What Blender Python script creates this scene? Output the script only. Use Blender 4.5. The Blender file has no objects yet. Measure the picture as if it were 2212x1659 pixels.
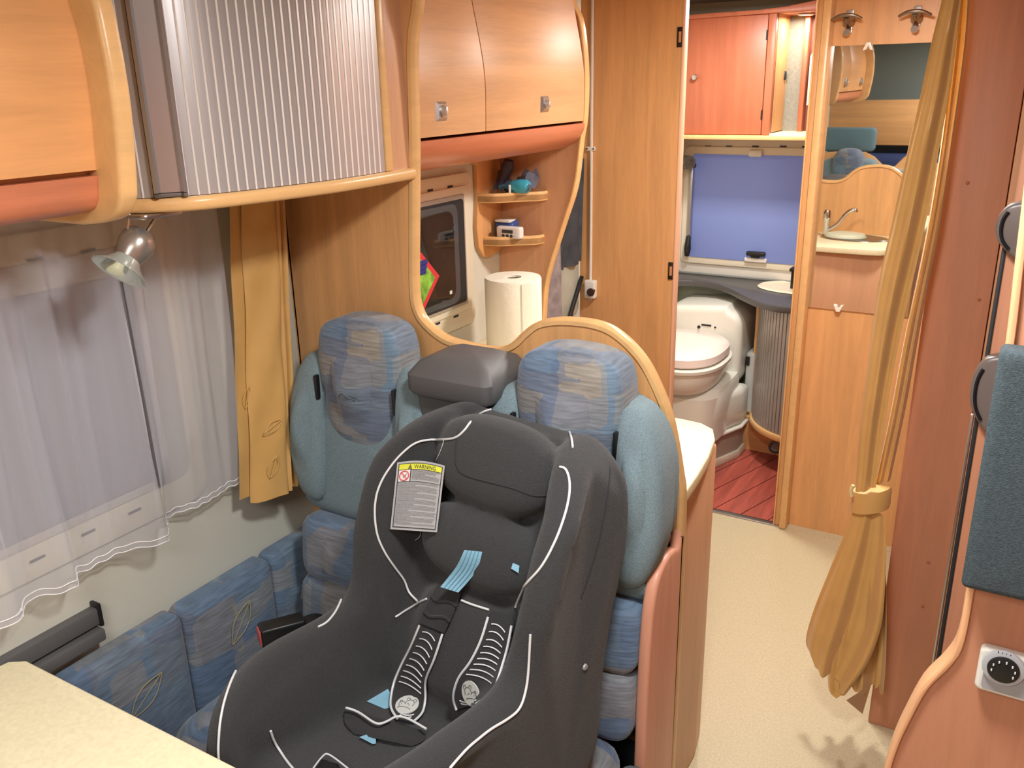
import bpy, bmesh, math, random
from mathutils import Vector, Matrix
from mathutils.bvhtree import BVHTree
random.seed(7)
PI = math.pi
SC = bpy.context.scene
COL = SC.collection
# ---------------------------------------------------------------- camera, light, exposure
FPX, CX, CY = 1900.0, 1106.0, 829.5
YAW, PITCH, ROLL, CAMH = math.radians(31), math.radians(19), math.radians(1.3), 1.62
fw0 = Vector((-math.sin(YAW), math.cos(YAW), 0)); rt0 = Vector((math.cos(YAW), math.sin(YAW), 0)); up0 = Vector((0, 0, 1))
FWD = fw0*math.cos(PITCH) - up0*math.sin(PITCH); upc = fw0*math.sin(PITCH) + up0*math.cos(PITCH)
RT = rt0*math.cos(ROLL) - upc*math.sin(ROLL); UP = upc*math.cos(ROLL) + rt0*math.sin(ROLL)
EYE = Vector((0, 0, CAMH))
cam = bpy.data.cameras.new('camera'); camo = bpy.data.objects.new('camera', cam); COL.objects.link(camo)
m = Matrix((RT, UP, -FWD)).transposed().to_4x4(); m.translation = EYE; camo.matrix_world = m
cam.sensor_width = 36; cam.lens = 36*FPX/2212; cam.clip_start = 0.02; SC.camera = camo
SC.view_settings.view_transform = 'Standard'; SC.view_settings.look = 'None'
SC.view_settings.exposure = 0.45; SC.view_settings.gamma = 1.0; SC.view_settings.use_curve_mapping = False
W = bpy.data.worlds.new('dusk'); SC.world = W; W.use_nodes = True
W.node_tree.nodes['Background'].inputs[0].default_value = (0.20, 0.27, 0.62, 1); W.node_tree.nodes['Background'].inputs[1].default_value = 1.3

def area(name, loc, size, power, col, rot=(0, 0, 0), sizey=None, spread=None):
    l = bpy.data.lights.new(name, 'AREA'); l.energy = power; l.color = col; l.size = size
    if sizey: l.shape = 'RECTANGLE'; l.size_y = sizey
    if spread: l.spread = spread
    o = bpy.data.objects.new(name, l); o.location = loc; o.rotation_euler = rot; COL.objects.link(o); return o
area('dinette_ceiling_light', (-0.25, 0.75, 1.895), 0.16, 12.5, (1.0, 0.98, 0.95))
area('kitchen_ceiling_light', (-0.42, 2.25, 1.895), 0.16, 13.5, (1.0, 0.965, 0.90))
area('cab_fill_light', (-0.35, -0.35, 1.88), 0.6, 14.0, (1.0, 0.98, 0.95))  # broad soft fill added behind the camera to flatten contrast

def ray(u, v):
    return RT*((u-CX)/FPX) - UP*((v-CY)/FPX) + FWD
def at(u, v, ax, c):
    """world point where the measured picture point lies on the real plane ax = c"""
    d = ray(u, v); i = 'xyz'.index(ax); t = (c-EYE[i])/d[i]; return EYE + d*t

# ---------------------------------------------------------------- materials
def lin(c):
    return tuple(((x/255)/12.92 if x/255 <= .04045 else ((x/255+.055)/1.055)**2.4) for x in c) + (1,)
MATS = {}
def pm(name, col, rough=.5, metal=0, coat=0, bump=0, bscale=200, sheen=0, spec=.5, var=0, vscale=8):
    if name in MATS: return MATS[name]
    mt = bpy.data.materials.new(name); mt.use_nodes = True; nt = mt.node_tree; b = nt.nodes['Principled BSDF']
    b.inputs['Base Color'].default_value = lin(col); b.inputs['Roughness'].default_value = rough
    b.inputs['Metallic'].default_value = metal; b.inputs['Coat Weight'].default_value = coat; b.inputs['Coat Roughness'].default_value = .15
    b.inputs['Specular IOR Level'].default_value = spec
    if sheen: b.inputs['Sheen Weight'].default_value = sheen; b.inputs['Sheen Roughness'].default_value = .5
    tc = nt.nodes.new('ShaderNodeTexCoord')
    if bump:
        n = nt.nodes.new('ShaderNodeTexNoise'); n.inputs['Scale'].default_value = bscale; n.inputs['Detail'].default_value = 3
        nt.links.new(tc.outputs['Object'], n.inputs['Vector'])
        bp = nt.nodes.new('ShaderNodeBump'); bp.inputs['Strength'].default_value = bump; bp.inputs['Distance'].default_value = .002
        nt.links.new(n.outputs['Fac'], bp.inputs['Height']); nt.links.new(bp.outputs['Normal'], b.inputs['Normal'])
    if var:
        n = nt.nodes.new('ShaderNodeTexNoise'); n.inputs['Scale'].default_value = vscale; n.inputs['Detail'].default_value = 5
        nt.links.new(tc.outputs['Object'], n.inputs['Vector'])
        r = nt.nodes.new('ShaderNodeValToRGB'); r.color_ramp.elements[0].position = .3; r.color_ramp.elements[1].position = .7
        r.color_ramp.elements[0].color = lin([max(0, x*(1-var)) for x in col]); r.color_ramp.elements[1].color = lin([min(255, x*(1+var)) for x in col])
        nt.links.new(n.outputs['Fac'], r.inputs['Fac']); nt.links.new(r.outputs['Color'], b.inputs['Base Color'])
    MATS[name] = mt; return mt
def wood(name, col, grain='z', rough=.38, contrast=.065):
    if name in MATS: return MATS[name]
    mt = bpy.data.materials.new(name); mt.use_nodes = True; nt = mt.node_tree; b = nt.nodes['Principled BSDF']
    tc = nt.nodes.new('ShaderNodeTexCoord'); mp = nt.nodes.new('ShaderNodeMapping')
    s = {'z': (1, 1, .07), 'y': (1, .07, 1), 'x': (.07, 1, 1)}[grain]
    mp.inputs['Scale'].default_value = s
    nt.links.new(tc.outputs['Object'], mp.inputs['Vector'])
    n1 = nt.nodes.new('ShaderNodeTexNoise'); n1.inputs['Scale'].default_value = 26; n1.inputs['Detail'].default_value = 6; n1.inputs['Distortion'].default_value = .8
    n2 = nt.nodes.new('ShaderNodeTexNoise'); n2.inputs['Scale'].default_value = 260; n2.inputs['Detail'].default_value = 3
    nt.links.new(mp.outputs[0], n1.inputs['Vector']); nt.links.new(mp.outputs[0], n2.inputs['Vector'])
    mx = nt.nodes.new('ShaderNodeMath'); mx.operation = 'MULTIPLY_ADD'; mx.inputs[1].default_value = .35
    nt.links.new(n2.outputs['Fac'], mx.inputs[0]); nt.links.new(n1.outputs['Fac'], mx.inputs[2])
    r = nt.nodes.new('ShaderNodeValToRGB'); r.color_ramp.elements[0].position = .42; r.color_ramp.elements[1].position = .92
    r.color_ramp.elements[0].color = lin([x*(1-contrast) for x in col]); r.color_ramp.elements[1].color = lin([min(255, x*(1+contrast)) for x in col])
    nt.links.new(mx.outputs[0], r.inputs['Fac']); nt.links.new(r.outputs['Color'], b.inputs['Base Color'])
    b.inputs['Roughness'].default_value = rough; b.inputs['Specular IOR Level'].default_value = .4
    MATS[name] = mt; return mt
def pattern_fabric():
    """woven blue jacquard: squarish blue patches and some tan ones"""
    mt = bpy.data.materials.new('patterned_fabric'); mt.use_nodes = True; nt = mt.node_tree; b = nt.nodes['Principled BSDF']; L = nt.links.new
    tc = nt.nodes.new('ShaderNodeTexCoord'); ns = nt.nodes.new('ShaderNodeTexNoise'); ns.inputs['Scale'].default_value = 60; ns.inputs['Detail'].default_value = 3
    L(tc.outputs['Object'], ns.inputs['Vector'])
    mv = nt.nodes.new('ShaderNodeVectorMath'); mv.operation = 'SCALE'; mv.inputs['Scale'].default_value = .006; L(ns.outputs['Color'], mv.inputs[0])
    av = nt.nodes.new('ShaderNodeVectorMath'); av.operation = 'ADD'; L(tc.outputs['Object'], av.inputs[0]); L(mv.outputs[0], av.inputs[1])
    def cells(scale, vec, off):
        mp = nt.nodes.new('ShaderNodeMapping'); mp.inputs['Scale'].default_value = vec; mp.inputs['Location'].default_value = off; L(av.outputs[0], mp.inputs['Vector'])
        v = nt.nodes.new('ShaderNodeTexVoronoi'); v.distance = 'CHEBYCHEV'; v.inputs['Scale'].default_value = scale; v.inputs['Randomness'].default_value = .55
        L(mp.outputs[0], v.inputs['Vector']); s = nt.nodes.new('ShaderNodeSeparateColor'); L(v.outputs['Color'], s.inputs[0]); return s.outputs[0], s.outputs[1]
    a, a2 = cells(9, (1, 1, 1), (0, 0, 0)); c, c2 = cells(13, (1, .8, 1.3), (3, 1, 2))
    r = nt.nodes.new('ShaderNodeValToRGB'); r.color_ramp.interpolation = 'CONSTANT'
    e = r.color_ramp.elements; e[0].position = 0; e[0].color = lin((92, 114, 140)); e[1].position = .4; e[1].color = lin((106, 128, 148))
    x = e.new(.72); x.color = lin((138, 134, 128)); x = e.new(.86); x.color = lin((108, 114, 126))
    L(a, r.inputs['Fac'])
    r2 = nt.nodes.new('ShaderNodeValToRGB'); r2.color_ramp.interpolation = 'CONSTANT'
    e = r2.color_ramp.elements; e[0].position = 0; e[0].color = lin((84, 104, 136)); e[1].position = .5; e[1].color = lin((102, 124, 146))
    x = e.new(.84); x.color = lin((146, 138, 126)); L(c, r2.inputs['Fac'])
    mx = nt.nodes.new('ShaderNodeMix'); mx.data_type = 'RGBA'; mx.inputs[0].default_value = .42; L(r.outputs[0], mx.inputs[6]); L(r2.outputs[0], mx.inputs[7])
    n2 = nt.nodes.new('ShaderNodeTexNoise'); n2.inputs['Scale'].default_value = 90; n2.inputs['Detail'].default_value = 5
    mp = nt.nodes.new('ShaderNodeMapping'); mp.inputs['Scale'].default_value = (.25, .25, 2.5); L(tc.outputs['Object'], mp.inputs[0]); L(mp.outputs[0], n2.inputs['Vector'])
    hs = nt.nodes.new('ShaderNodeHueSaturation'); L(mx.outputs[2], hs.inputs['Color'])
    mr = nt.nodes.new('ShaderNodeMapRange'); mr.inputs[1].default_value = .3; mr.inputs[2].default_value = .7; mr.inputs[3].default_value = .72; mr.inputs[4].default_value = 1.25
    L(n2.outputs['Fac'], mr.inputs[0]); L(mr.outputs[0], hs.inputs['Value']); L(hs.outputs[0], b.inputs['Base Color'])
    bp = nt.nodes.new('ShaderNodeBump'); bp.inputs['Strength'].default_value = .4; bp.inputs['Distance'].default_value = .002; L(n2.outputs['Fac'], bp.inputs['Height']); L(bp.outputs[0], b.inputs['Normal'])
    b.inputs['Roughness'].default_value = .9; b.inputs['Sheen Weight'].default_value = .25
    MATS['patterned_fabric'] = mt; return mt
def sheer(name, col, op=.6):
    mt = bpy.data.materials.new(name); mt.use_nodes = True; nt = mt.node_tree; L = nt.links.new
    for n in list(nt.nodes):
        if n.type == 'BSDF_PRINCIPLED': nt.nodes.remove(n)
    out = [n for n in nt.nodes if n.type == 'OUTPUT_MATERIAL'][0]
    d = nt.nodes.new('ShaderNodeBsdfDiffuse'); t = nt.nodes.new('ShaderNodeBsdfTranslucent'); tr = nt.nodes.new('ShaderNodeBsdfTransparent')
    d.inputs[0].default_value = lin(col); t.inputs[0].default_value = lin(col)
    m1 = nt.nodes.new('ShaderNodeMixShader'); m1.inputs[0].default_value = .3; L(d.outputs[0], m1.inputs[1]); L(t.outputs[0], m1.inputs[2])
    m2 = nt.nodes.new('ShaderNodeMixShader'); L(tr.outputs[0], m2.inputs[1]); L(m1.outputs[0], m2.inputs[2])
    lw = nt.nodes.new('ShaderNodeLayerWeight'); lw.inputs[0].default_value = .45
    mr = nt.nodes.new('ShaderNodeMapRange'); mr.inputs[3].default_value = op; mr.inputs[4].default_value = min(1, op+.3); L(lw.outputs['Facing'], mr.inputs[0]); L(mr.outputs[0], m2.inputs[0])
    L(m2.outputs[0], out.inputs[0]); MATS[name] = mt; return mt
def emit(name, col, s):
    mt = bpy.data.materials.new(name); mt.use_nodes = True; b = mt.node_tree.nodes['Principled BSDF']
    b.inputs['Base Color'].default_value = lin(col); b.inputs['Emission Color'].default_value = lin(col); b.inputs['Emission Strength'].default_value = s
    MATS[name] = mt; return mt
WD = wood('beech_upright', (214, 162, 108)); WDH = wood('beech_level', (214, 162, 108), 'y'); WDX = wood('beech_cross', (214, 162, 108), 'x')
WP = wood('beech_pink', (192, 134, 104), contrast=.05, rough=.5)
WE = wood('beech_edge', (222, 178, 122), 'y', rough=.3, contrast=.04)
WR = wood('cherry_level', (196, 122, 90), 'y', rough=.3); WRX = wood('cherry_cross', (196, 126, 94), 'x', rough=.4)
WRZ = wood('cherry_upright', (172, 100, 72), 'z', rough=.4)
PF = pattern_fabric()
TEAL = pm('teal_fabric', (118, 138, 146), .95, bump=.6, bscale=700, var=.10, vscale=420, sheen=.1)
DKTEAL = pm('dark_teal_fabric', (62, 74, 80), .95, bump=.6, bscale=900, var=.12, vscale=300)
BLK = pm('black_mesh_fabric', (46, 47, 49), .85, bump=.9, bscale=650, var=.10, vscale=400, sheen=.15)
BLKT = pm('black_twill_fabric', (40, 40, 42), .85, bump=.7, bscale=900, sheen=.1)
BLKP = pm('black_plastic', (26, 27, 29), .4)
GREY = pm('charcoal_plastic', (92, 91, 92), .5, bump=.25, bscale=900)
PIPE = pm('silver_piping', (214, 216, 218), .35)
BLUEW = pm('light_blue_webbing', (132, 180, 204), .5, bump=.5, bscale=500)
WHITE = pm('white_plastic', (226, 224, 216), .3); CREAMW = pm('cream_plastic', (226, 220, 200), .4)
CREAM = pm('cream_laminate', (232, 222, 186), .35, var=.03, vscale=120)
WALLC = pm('wall_lining', (208, 208, 196), .7, bump=.2, bscale=400)
GOLD = pm('gold_satin', (212, 168, 100), .40, sheen=.2, var=.03, vscale=14, spec=.6)
SILV = pm('brushed_metal', (190, 190, 192), .28, metal=1); CHR = pm('chrome', (215, 215, 215), .12, metal=1)
ALU = pm('aluminium_slat', (176, 172, 172), .34, metal=.35)
DKM = pm('dark_metal', (60, 58, 56), .35, metal=.8)
RUB = pm('dark_rubber', (38, 40, 44), .6); MIRROR = pm('mirror_glass', (238, 240, 238), .015, metal=1)
GREYH = pm('grey_gloss_plastic', (108, 98, 94), .35)

# ---------------------------------------------------------------- object helpers (all shapes are written in world metres)
ROOTS = []
def link(o, parent=None):
    COL.objects.link(o)
    if parent is not None: o.parent = parent
    return o
def thing(name, label, cat, group=None, kind=None):
    o = link(bpy.data.objects.new(name, None)); o.empty_display_size = .05
    if label: o['label'] = label
    if cat: o['category'] = cat
    if group: o['group'] = group
    if kind: o['kind'] = kind
    ROOTS.append(o); return o
def tag(o, label=None, cat=None, group=None, kind=None):
    if label: o['label'] = label
    if cat: o['category'] = cat
    if group: o['group'] = group
    if kind: o['kind'] = kind
    ROOTS.append(o); return o
def obj(name, bm, mat, parent=None, smooth=True, label=None):
    me = bpy.data.meshes.new(name); bmesh.ops.recalc_face_normals(bm, faces=bm.faces[:]); bm.to_mesh(me); bm.free()
    return objm(name, me, mat, parent, smooth, label)
def objm(name, me, mat, parent=None, smooth=True, label=None):
    if mat: me.materials.clear(); me.materials.append(mat)
    if smooth:
        me.polygons.foreach_set('use_smooth', [True]*len(me.polygons))
        try: me.set_sharp_from_angle(angle=math.radians(38))
        except Exception: pass
    o = bpy.data.objects.new(name, me); link(o, parent)
    if label: o['label'] = label
    return o
def add(bm, other):
    me = bpy.data.meshes.new('t'); other.to_mesh(me); other.free(); bm.from_mesh(me); bpy.data.meshes.remove(me); return bm
def box(x0, x1, y0, y1, z0, z1, bev=0, seg=2):
    bm = bmesh.new(); bmesh.ops.create_cube(bm, size=1)
    for v in bm.verts: v.co = Vector(((x0+x1)/2+v.co.x*(x1-x0), (y0+y1)/2+v.co.y*(y1-y0), (z0+z1)/2+v.co.z*(z1-z0)))
    if bev: bmesh.ops.bevel(bm, geom=bm.edges[:], offset=bev, segments=seg, affect='EDGES', profile=.5)
    return bm
def prism(pts, ax, a, b, bev=0, seg=2):
    """extrude a 2D outline: ax='y' -> pts are (x,z); ax='x' -> (y,z); ax='z' -> (x,y)"""
    bm = bmesh.new()
    def P(p, c): return {'y': (p[0], c, p[1]), 'x': (c, p[0], p[1]), 'z': (p[0], p[1], c)}[ax]
    A = [bm.verts.new(P(p, a)) for p in pts]; B = [bm.verts.new(P(p, b)) for p in pts]; n = len(pts)
    f1 = bm.faces.new(A); f2 = bm.faces.new(B[::-1])
    for i in range(n): bm.faces.new((A[i], B[i], B[(i+1) % n], A[(i+1) % n]))
    bmesh.ops.recalc_face_normals(bm, faces=bm.faces[:])
    if bev:
        es = [e for e in bm.edges if f1 in e.link_faces or f2 in e.link_faces]
        bmesh.ops.bevel(bm, geom=es, offset=bev, segments=seg, affect='EDGES', profile=.5)
    return bm
def spline(pts, n=6, closed=False):
    pts = [Vector(p) for p in pts]; out = []; N = len(pts)
    for i in range(N if closed else N-1):
        g = (lambda k: pts[k % N]) if closed else (lambda k: pts[max(0, min(N-1, k))])
        p0, p1, p2, p3 = g(i-1), g(i), g(i+1), g(i+2)
        for k in range(n):
            t = k/n; out.append(.5*((2*p1)+(p2-p0)*t+(2*p0-5*p1+4*p2-p3)*t*t+(3*p1-p0-3*p2+p3)*t**3))
    if not closed: out.append(pts[-1])
    return out
def tube(pts, r, seg=8, sm=0, flat=1.0, cap=True):
    pts = [Vector(p) for p in pts]
    if sm: pts = spline(pts, sm)
    bm = bmesh.new(); rings = []; up = None; n = len(pts)
    if isinstance(r, (list, tuple)) and len(r) != n:
        r = [r[min(int(i/(n-1)*(len(r)-1)), len(r)-2)]*(1-(i/(n-1)*(len(r)-1)-min(int(i/(n-1)*(len(r)-1)), len(r)-2)))+r[min(int(i/(n-1)*(len(r)-1)), len(r)-2)+1]*(i/(n-1)*(len(r)-1)-min(int(i/(n-1)*(len(r)-1)), len(r)-2)) for i in range(n)]
    for i, p in enumerate(pts):
        t = (pts[min(i+1, n-1)]-pts[max(i-1, 0)])
        t = t.normalized() if t.length > 1e-9 else Vector((0, 0, 1))
        if up is None:
            up = Vector((0, 0, 1)) if abs(t.z) < .9 else Vector((1, 0, 0))
        up = (up - t*up.dot(t)); up = up.normalized() if up.length > 1e-6 else t.orthogonal().normalized()
        s = t.cross(up); rr = r[i] if isinstance(r, (list, tuple)) else r
        rings.append([bm.verts.new(p+(s*math.cos(2*PI*k/seg)+up*math.sin(2*PI*k/seg)*flat)*rr) for k in range(seg)])
    for a, b in zip(rings, rings[1:]):
        for k in range(seg): bm.faces.new((a[k], a[(k+1) % seg], b[(k+1) % seg], b[k]))
    if cap: bm.faces.new(rings[0][::-1]); bm.faces.new(rings[-1])
    return bm
def lathe(prof, c, axis='z', seg=32, sx=1, sy=1):
    bm = bmesh.new(); rings = []
    for r, h in prof:
        ring = []
        for k in range(seg):
            a = 2*PI*k/seg; u, v = r*math.cos(a)*sx, r*math.sin(a)*sy
            p = {'z': (u, v, h), 'y': (u, h, v), 'x': (h, u, v)}[axis] if isinstance(axis, str) else tuple(axis[0]*u+axis[1]*v+axis[2]*h)
            ring.append(bm.verts.new(Vector(c)+Vector(p)))
        rings.append(ring)
    for a, b in zip(rings, rings[1:]):
        for k in range(seg): bm.faces.new((a[k], a[(k+1) % seg], b[(k+1) % seg], b[k]))
    if prof[0][0] > 1e-6: bm.faces.new(rings[0][::-1])
    if prof[-1][0] > 1e-6: bm.faces.new(rings[-1])
    bmesh.ops.remove_doubles(bm, verts=bm.verts[:], dist=1e-5)
    return bm
def grid(rows, thick=0):
    bm = bmesh.new(); V = [[bm.verts.new(p) for p in r] for r in rows]
    for a, b in zip(V, V[1:]):
        for k in range(len(a)-1): bm.faces.new((a[k], a[k+1], b[k+1], b[k]))
    if thick:
        bmesh.ops.recalc_face_normals(bm, faces=bm.faces[:]); bmesh.ops.solidify(bm, geom=bm.faces[:], thickness=thick)
    return bm
def pillow(outline, mk, depth, rnd=.35, bulge=.25, back=True, n=6):
    """padded cushion: outline (2D), mk(a,b,h)->world point, h runs 0 (back) to depth (front)"""
    cx = sum(p[0] for p in outline)/len(outline); cy = sum(p[1] for p in outline)/len(outline)
    bm = bmesh.new(); rings = []
    R0 = min(max(p[0] for p in outline)-min(p[0] for p in outline), max(p[1] for p in outline)-min(p[1] for p in outline))/2
    rr = depth*rnd; ins = min(rr*1.0/R0, .5)
    prof = [(1-ins*.3, 0), (1, .12)]
    for k in range(n+1):
        a = k/n*PI/2; prof.append((1-ins+ins*math.cos(a), (1-rnd*(1-bulge*0)) + rnd*math.sin(a)*(1-bulge)))
    for s in (.75, .5, .25): 
        sc = (1-ins)*s; prof.append((sc, (1-bulge*rnd)+bulge*rnd*(1-s*s)))
    for s, h in prof: rings.append([bm.verts.new(mk(cx+(p[0]-cx)*s, cy+(p[1]-cy)*s, h*depth)) for p in outline])
    N = len(outline)
    for a, b in zip(rings, rings[1:]):
        for k in range(N): bm.faces.new((a[k], a[(k+1) % N], b[(k+1) % N], b[k]))
    c = bm.verts.new(mk(cx, cy, depth))
    for k in range(N): bm.faces.new((rings[-1][k], rings[-1][(k+1) % N], c))
    bm.faces.new(rings[0][::-1])
    return bm
def rrect(x0, x1, y0, y1, r, n=5):
    out = []
    for cx, cy, a0 in ((x1-r, y1-r, 0), (x0+r, y1-r, PI/2), (x0+r, y0+r, PI), (x1-r, y0+r, 1.5*PI)):
        for k in range(n+1): a = a0+k/n*PI/2; out.append((cx+r*math.cos(a), cy+r*math.sin(a)))
    return out
def xz(u, v, y): p = at(u, v, 'y', y); return (p.x, p.z)
def copytree(o, d, parent=None):
    c = o.copy(); link(c, parent); c.location = o.location+Vector(d) if parent is None else o.location
    for ch in o.children: copytree(ch, d, c)
    if parent is None: ROOTS.append(c)
    return c

# ================================================================ SETTING
# ---- floor: vinyl in the living area, mahogany planks in the bathroom
XL = -1.45
FL = thing('floor', None, None, kind='structure')
obj('vinyl_sheet', box(XL, .75, -1.6, 3.06, -.03, 0), pm('speckled_vinyl', (190, 178, 146), .5, var=.05, vscale=170), FL)
obj('vinyl_strip', box(-.655, .75, 3.06, 3.13, -.03, .001), MATS['speckled_vinyl'], FL)
obj('threshold_strip', box(-1.14, -.655, 3.055, 3.085, -.03, .006, .002), SILV, FL)
obj('grout', box(XL, .2, 3.085, 4.0, -.03, -.006), pm('dark_grout', (40, 20, 18), .7), FL)
k = 0
for i in range(-2, 14):
    # planks run diagonally across the bathroom floor
    a = Vector((-.83+.105*(i-6), 3.085)); d = Vector((.30, .95)).normalized(); nrm = Vector((d.y, -d.x))
    t0 = -.2; t1 = 1.1; w = .096
    poly = [a+nrm*0+d*t0, a+nrm*w+d*t0, a+nrm*w+d*t1, a+nrm*0+d*t1]
    def clip(poly, f):
        out = []
        for j in range(len(poly)):
            p, q = poly[j], poly[(j+1) % len(poly)]; fp, fq = f(p), f(q)
            if fp >= 0: out.append(p)
            if (fp >= 0) != (fq >= 0): out.append(p+(q-p)*(fp/(fp-fq)))
        return out
    for f in (lambda p: p.y-3.088, lambda p: 3.95-p.y, lambda p: p.x-XL, lambda p: .1-p.x): poly = clip(poly, f) if len(poly) > 2 else poly
    if len(poly) > 2: obj('plank', prism([(p.x, p.y) for p in poly], 'z', -.02, 0), wood('mahogany', (168, 84, 72), 'y', .3, .16), FL)
# ---- walls
WL = thing('wall_left', None, None, kind='structure')
obj('wall_lining', box(XL-.04, XL, -1.6, 4.0, -.02, 1.95), WALLC, WL)
wr = obj('wall_right', box(.75, .79, -1.6, 4.0, -.02, 1.95), WP); tag(wr, kind='structure')
wb = obj('wall_back', box(XL, .75, 3.98, 4.02, -.02, 1.95), pm('bath_wall', (206, 208, 192), .5)); tag(wb, kind='structure')
wf = obj('wall_front', box(XL, .75, -1.64, -1.6, -.02, 1.95), pm('cab_wall', (58, 60, 66), .9)); tag(wf, kind='structure')
ce = obj('ceiling', box(XL-.04, .79, -1.64, 4.02, 1.92, 1.96), pm('ceiling_lining', (206, 204, 198), .8, bump=.2)); tag(ce, kind='structure')
# ---- bathroom door frame posts, mirror wall
D1 = thing('trim_1', None, None, kind='structure')
obj('door_post', box(-.692, -.672, 3.065, 3.12, 0, 1.92, .004), WD, D1)
obj('door_post_bead', box(-.672, -.645, 3.045, 3.12, 0, 1.92, .008), WE, D1)
obj('door_post_lip', box(-.696, -.690, 3.058, 3.07, 0, 1.92, .003), WE, D1)
MW = thing('wall_bathroom', None, None, kind='structure')
obj('panel_board', box(-.645, .75, 3.10, 3.13, 0, 1.92), WD, MW)
# ---- right-hand wardrobe panel (faces the camera at y=2.1) and the entrance door jamb
RP = thing('wall_wardrobe', None, None, kind='structure')
obj('panel_board', box(-.19, -.062, 2.10, 2.14, 0, 1.92, .003), WP, RP)
obj('panel_side', box(-.19, -.15, 2.14, 3.1, 0, 1.92), WP, RP)
obj('door_reveal', box(-.060, .75, 2.09, 2.14, 0, 1.92, .004), wood('beech_light', (216, 166, 128), contrast=.04, rough=.5), RP)
for (u, v) in ((2115, 647), (2005, 1215), (1993, 1310), (1977, 1498), (2090, 395)):
    p = at(u, v, 'y', 2.10)
    obj('screw_cap', lathe([(.004, 0), (.004, -.001), (.002, -.002), (0, -.002)], (p.x, 2.10, p.z), 'y', 12), pm('cap_brown', (168, 100, 66), .5), RP, label='small round brown screw cap')

# ================================================================ BATHROOM
WN = thing('window_1', None, None, kind='structure')
FY = 3.95
obj('window_frame', prism(rrect(-1.45, -.62, .748, 1.355, .03), 'y', FY, 3.98, .006), WHITE, WN)
obj('inner_frame', prism(rrect(-1.425, -.70, .795, 1.325, .025), 'y', FY-.012, FY+.01, .005), CREAMW, WN)
gm = bpy.data.materials.new('frosted_dusk_pane'); gm.use_nodes = True; gb = gm.node_tree.nodes['Principled BSDF']
gb.inputs['Base Color'].default_value = lin((110, 124, 168)); gb.inputs['Roughness'].default_value = .55
gb.inputs['Emission Color'].default_value = lin((92, 108, 170)); gb.inputs['Emission Strength'].default_value = .30  # pane glows by itself in place of dusk light from outside
obj('pane', prism(rrect(-1.385, -.72, .825, 1.292, .012), 'y', FY-.016, FY-.005, .002), gm, WN)
for (u, v) in ((1530, 316), (1575, 316), (1632, 316), (1692, 316), (1740, 317), (1515, 567), (1562, 570), (1617, 574), (1672, 578)):
    p = at(u, v, 'y', FY); obj('vent_slot', box(p.x-.014, p.x+.014, FY-.003, FY+.01, p.z-.003, p.z+.003), RUB, WN)
obj('stay_rail', box(-1.388, -1.372, FY-.04, FY-.015, .90, 1.235, .004), SILV, WN)
obj('stay_clip', box(-1.394, -1.366, FY-.045, FY-.012, 1.232, 1.25, .004), BLKP, WN)
add_b = tube([(-1.385, FY-.035, .835), (-1.38, FY-.045, .87), (-1.38, FY-.04, .925)], [.012, .016, .010], 10, 4)
obj('stay_knob', add_b, BLKP, WN)
p = at(1632, 547, 'y', FY-.03)
obj('window_latch', add(box(p.x-.04, p.x+.045, FY-.045, FY-.02, p.z-.012, p.z+.008, .006), box(p.x-.02, p.x+.02, FY-.04, FY-.0, p.z-.02, p.z, .004)), BLKP, WN)
obj('latch_plate', box(p.x-.05, p.x+.05, FY-.03, FY, p.z-.042, p.z-.022, .006), WHITE, WN)
p = at(1632, 333, 'y', FY-.02)
obj('top_latch', box(p.x-.03, p.x+.03, FY-.03, FY-.01, p.z-.012, p.z+.018, .008), WHITE, WN)
# wall cabinet above the window with a door, an open niche and a downlight
CY0 = 3.70
bc = thing('bathroom_cabinet', 'reddish wood wall cabinet with round knob above the bathroom window', 'cabinet')
obj('carcass', box(-1.45, -1.004, CY0+.02, 3.98, 1.385, 1.86), WRZ, bc)
dr = obj('door', box(-1.362, -1.02, CY0, CY0+.018, 1.392, 1.845, .003), WRZ, bc)
p = at(1503, 167, 'y', CY0)
obj('knob', lathe([(0, -.024), (.010, -.022), (.013, -.014), (.010, -.006), (.006, 0)], (p.x, CY0, p.z), 'y', 20), SILV, dr, label='brushed metal round knob')
for zz in (1.77, 1.47): obj('hinge', box(-1.024, -1.018, CY0-.003, CY0+.004, zz-.018, zz+.018), DKM, dr)
obj('side_post', box(-1.018, -.985, CY0-.004, CY0+.03, 1.39, 1.85, .006), WRZ, bc)
obj('niche_side', box(-1.0, -.985, CY0+.02, 3.95, 1.40, 1.85), WD, bc)
obj('shelf_board', box(-1.45, -.60, CY0-.03, 3.98, 1.372, 1.39, .006), WE, bc)
obj('niche_floor', box(-.985, -.6, CY0, 3.95, 1.39, 1.397), CREAM, bc)
obj('niche_back', box(-.985, -.915, 3.90, 3.94, 1.397, 1.86), pm('grey_texture', (134, 132, 122), .7, bump=.5, bscale=300, var=.05, vscale=90), bc)
obj('niche_post', box(-.917, -.897, 3.86, 3.94, 1.397, 1.86, .003), WRZ, bc)
obj('niche_end', box(-.897, -.60, 3.90, 3.94, 1.397, 1.86), pm('maroon_board', (120, 66, 56), .6), bc)
p0 = at(1748, 130, 'y', 3.88)
obj('light_flap', prism([(-.888, 1.50), (-.868, 1.50), (-.862, 1.66), (-.80, 1.80), (-.82, 1.80), (-.888, 1.69)], 'y', 3.87, 3.895, .003), CREAMW, bc)
obj('latch', prism(rrect(-.994, -.978, 1.60, 1.635, .006), 'y', 3.86, 3.88, .004), BLKP, bc)
tb = [(-1.45, 1.855), (-1.25, 1.86), (-1.05, 1.862), (-.95, 1.868), (-.80, 1.89), (-.60, 1.92), (-.60, 1.853), (-1.45, 1.84)]
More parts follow.
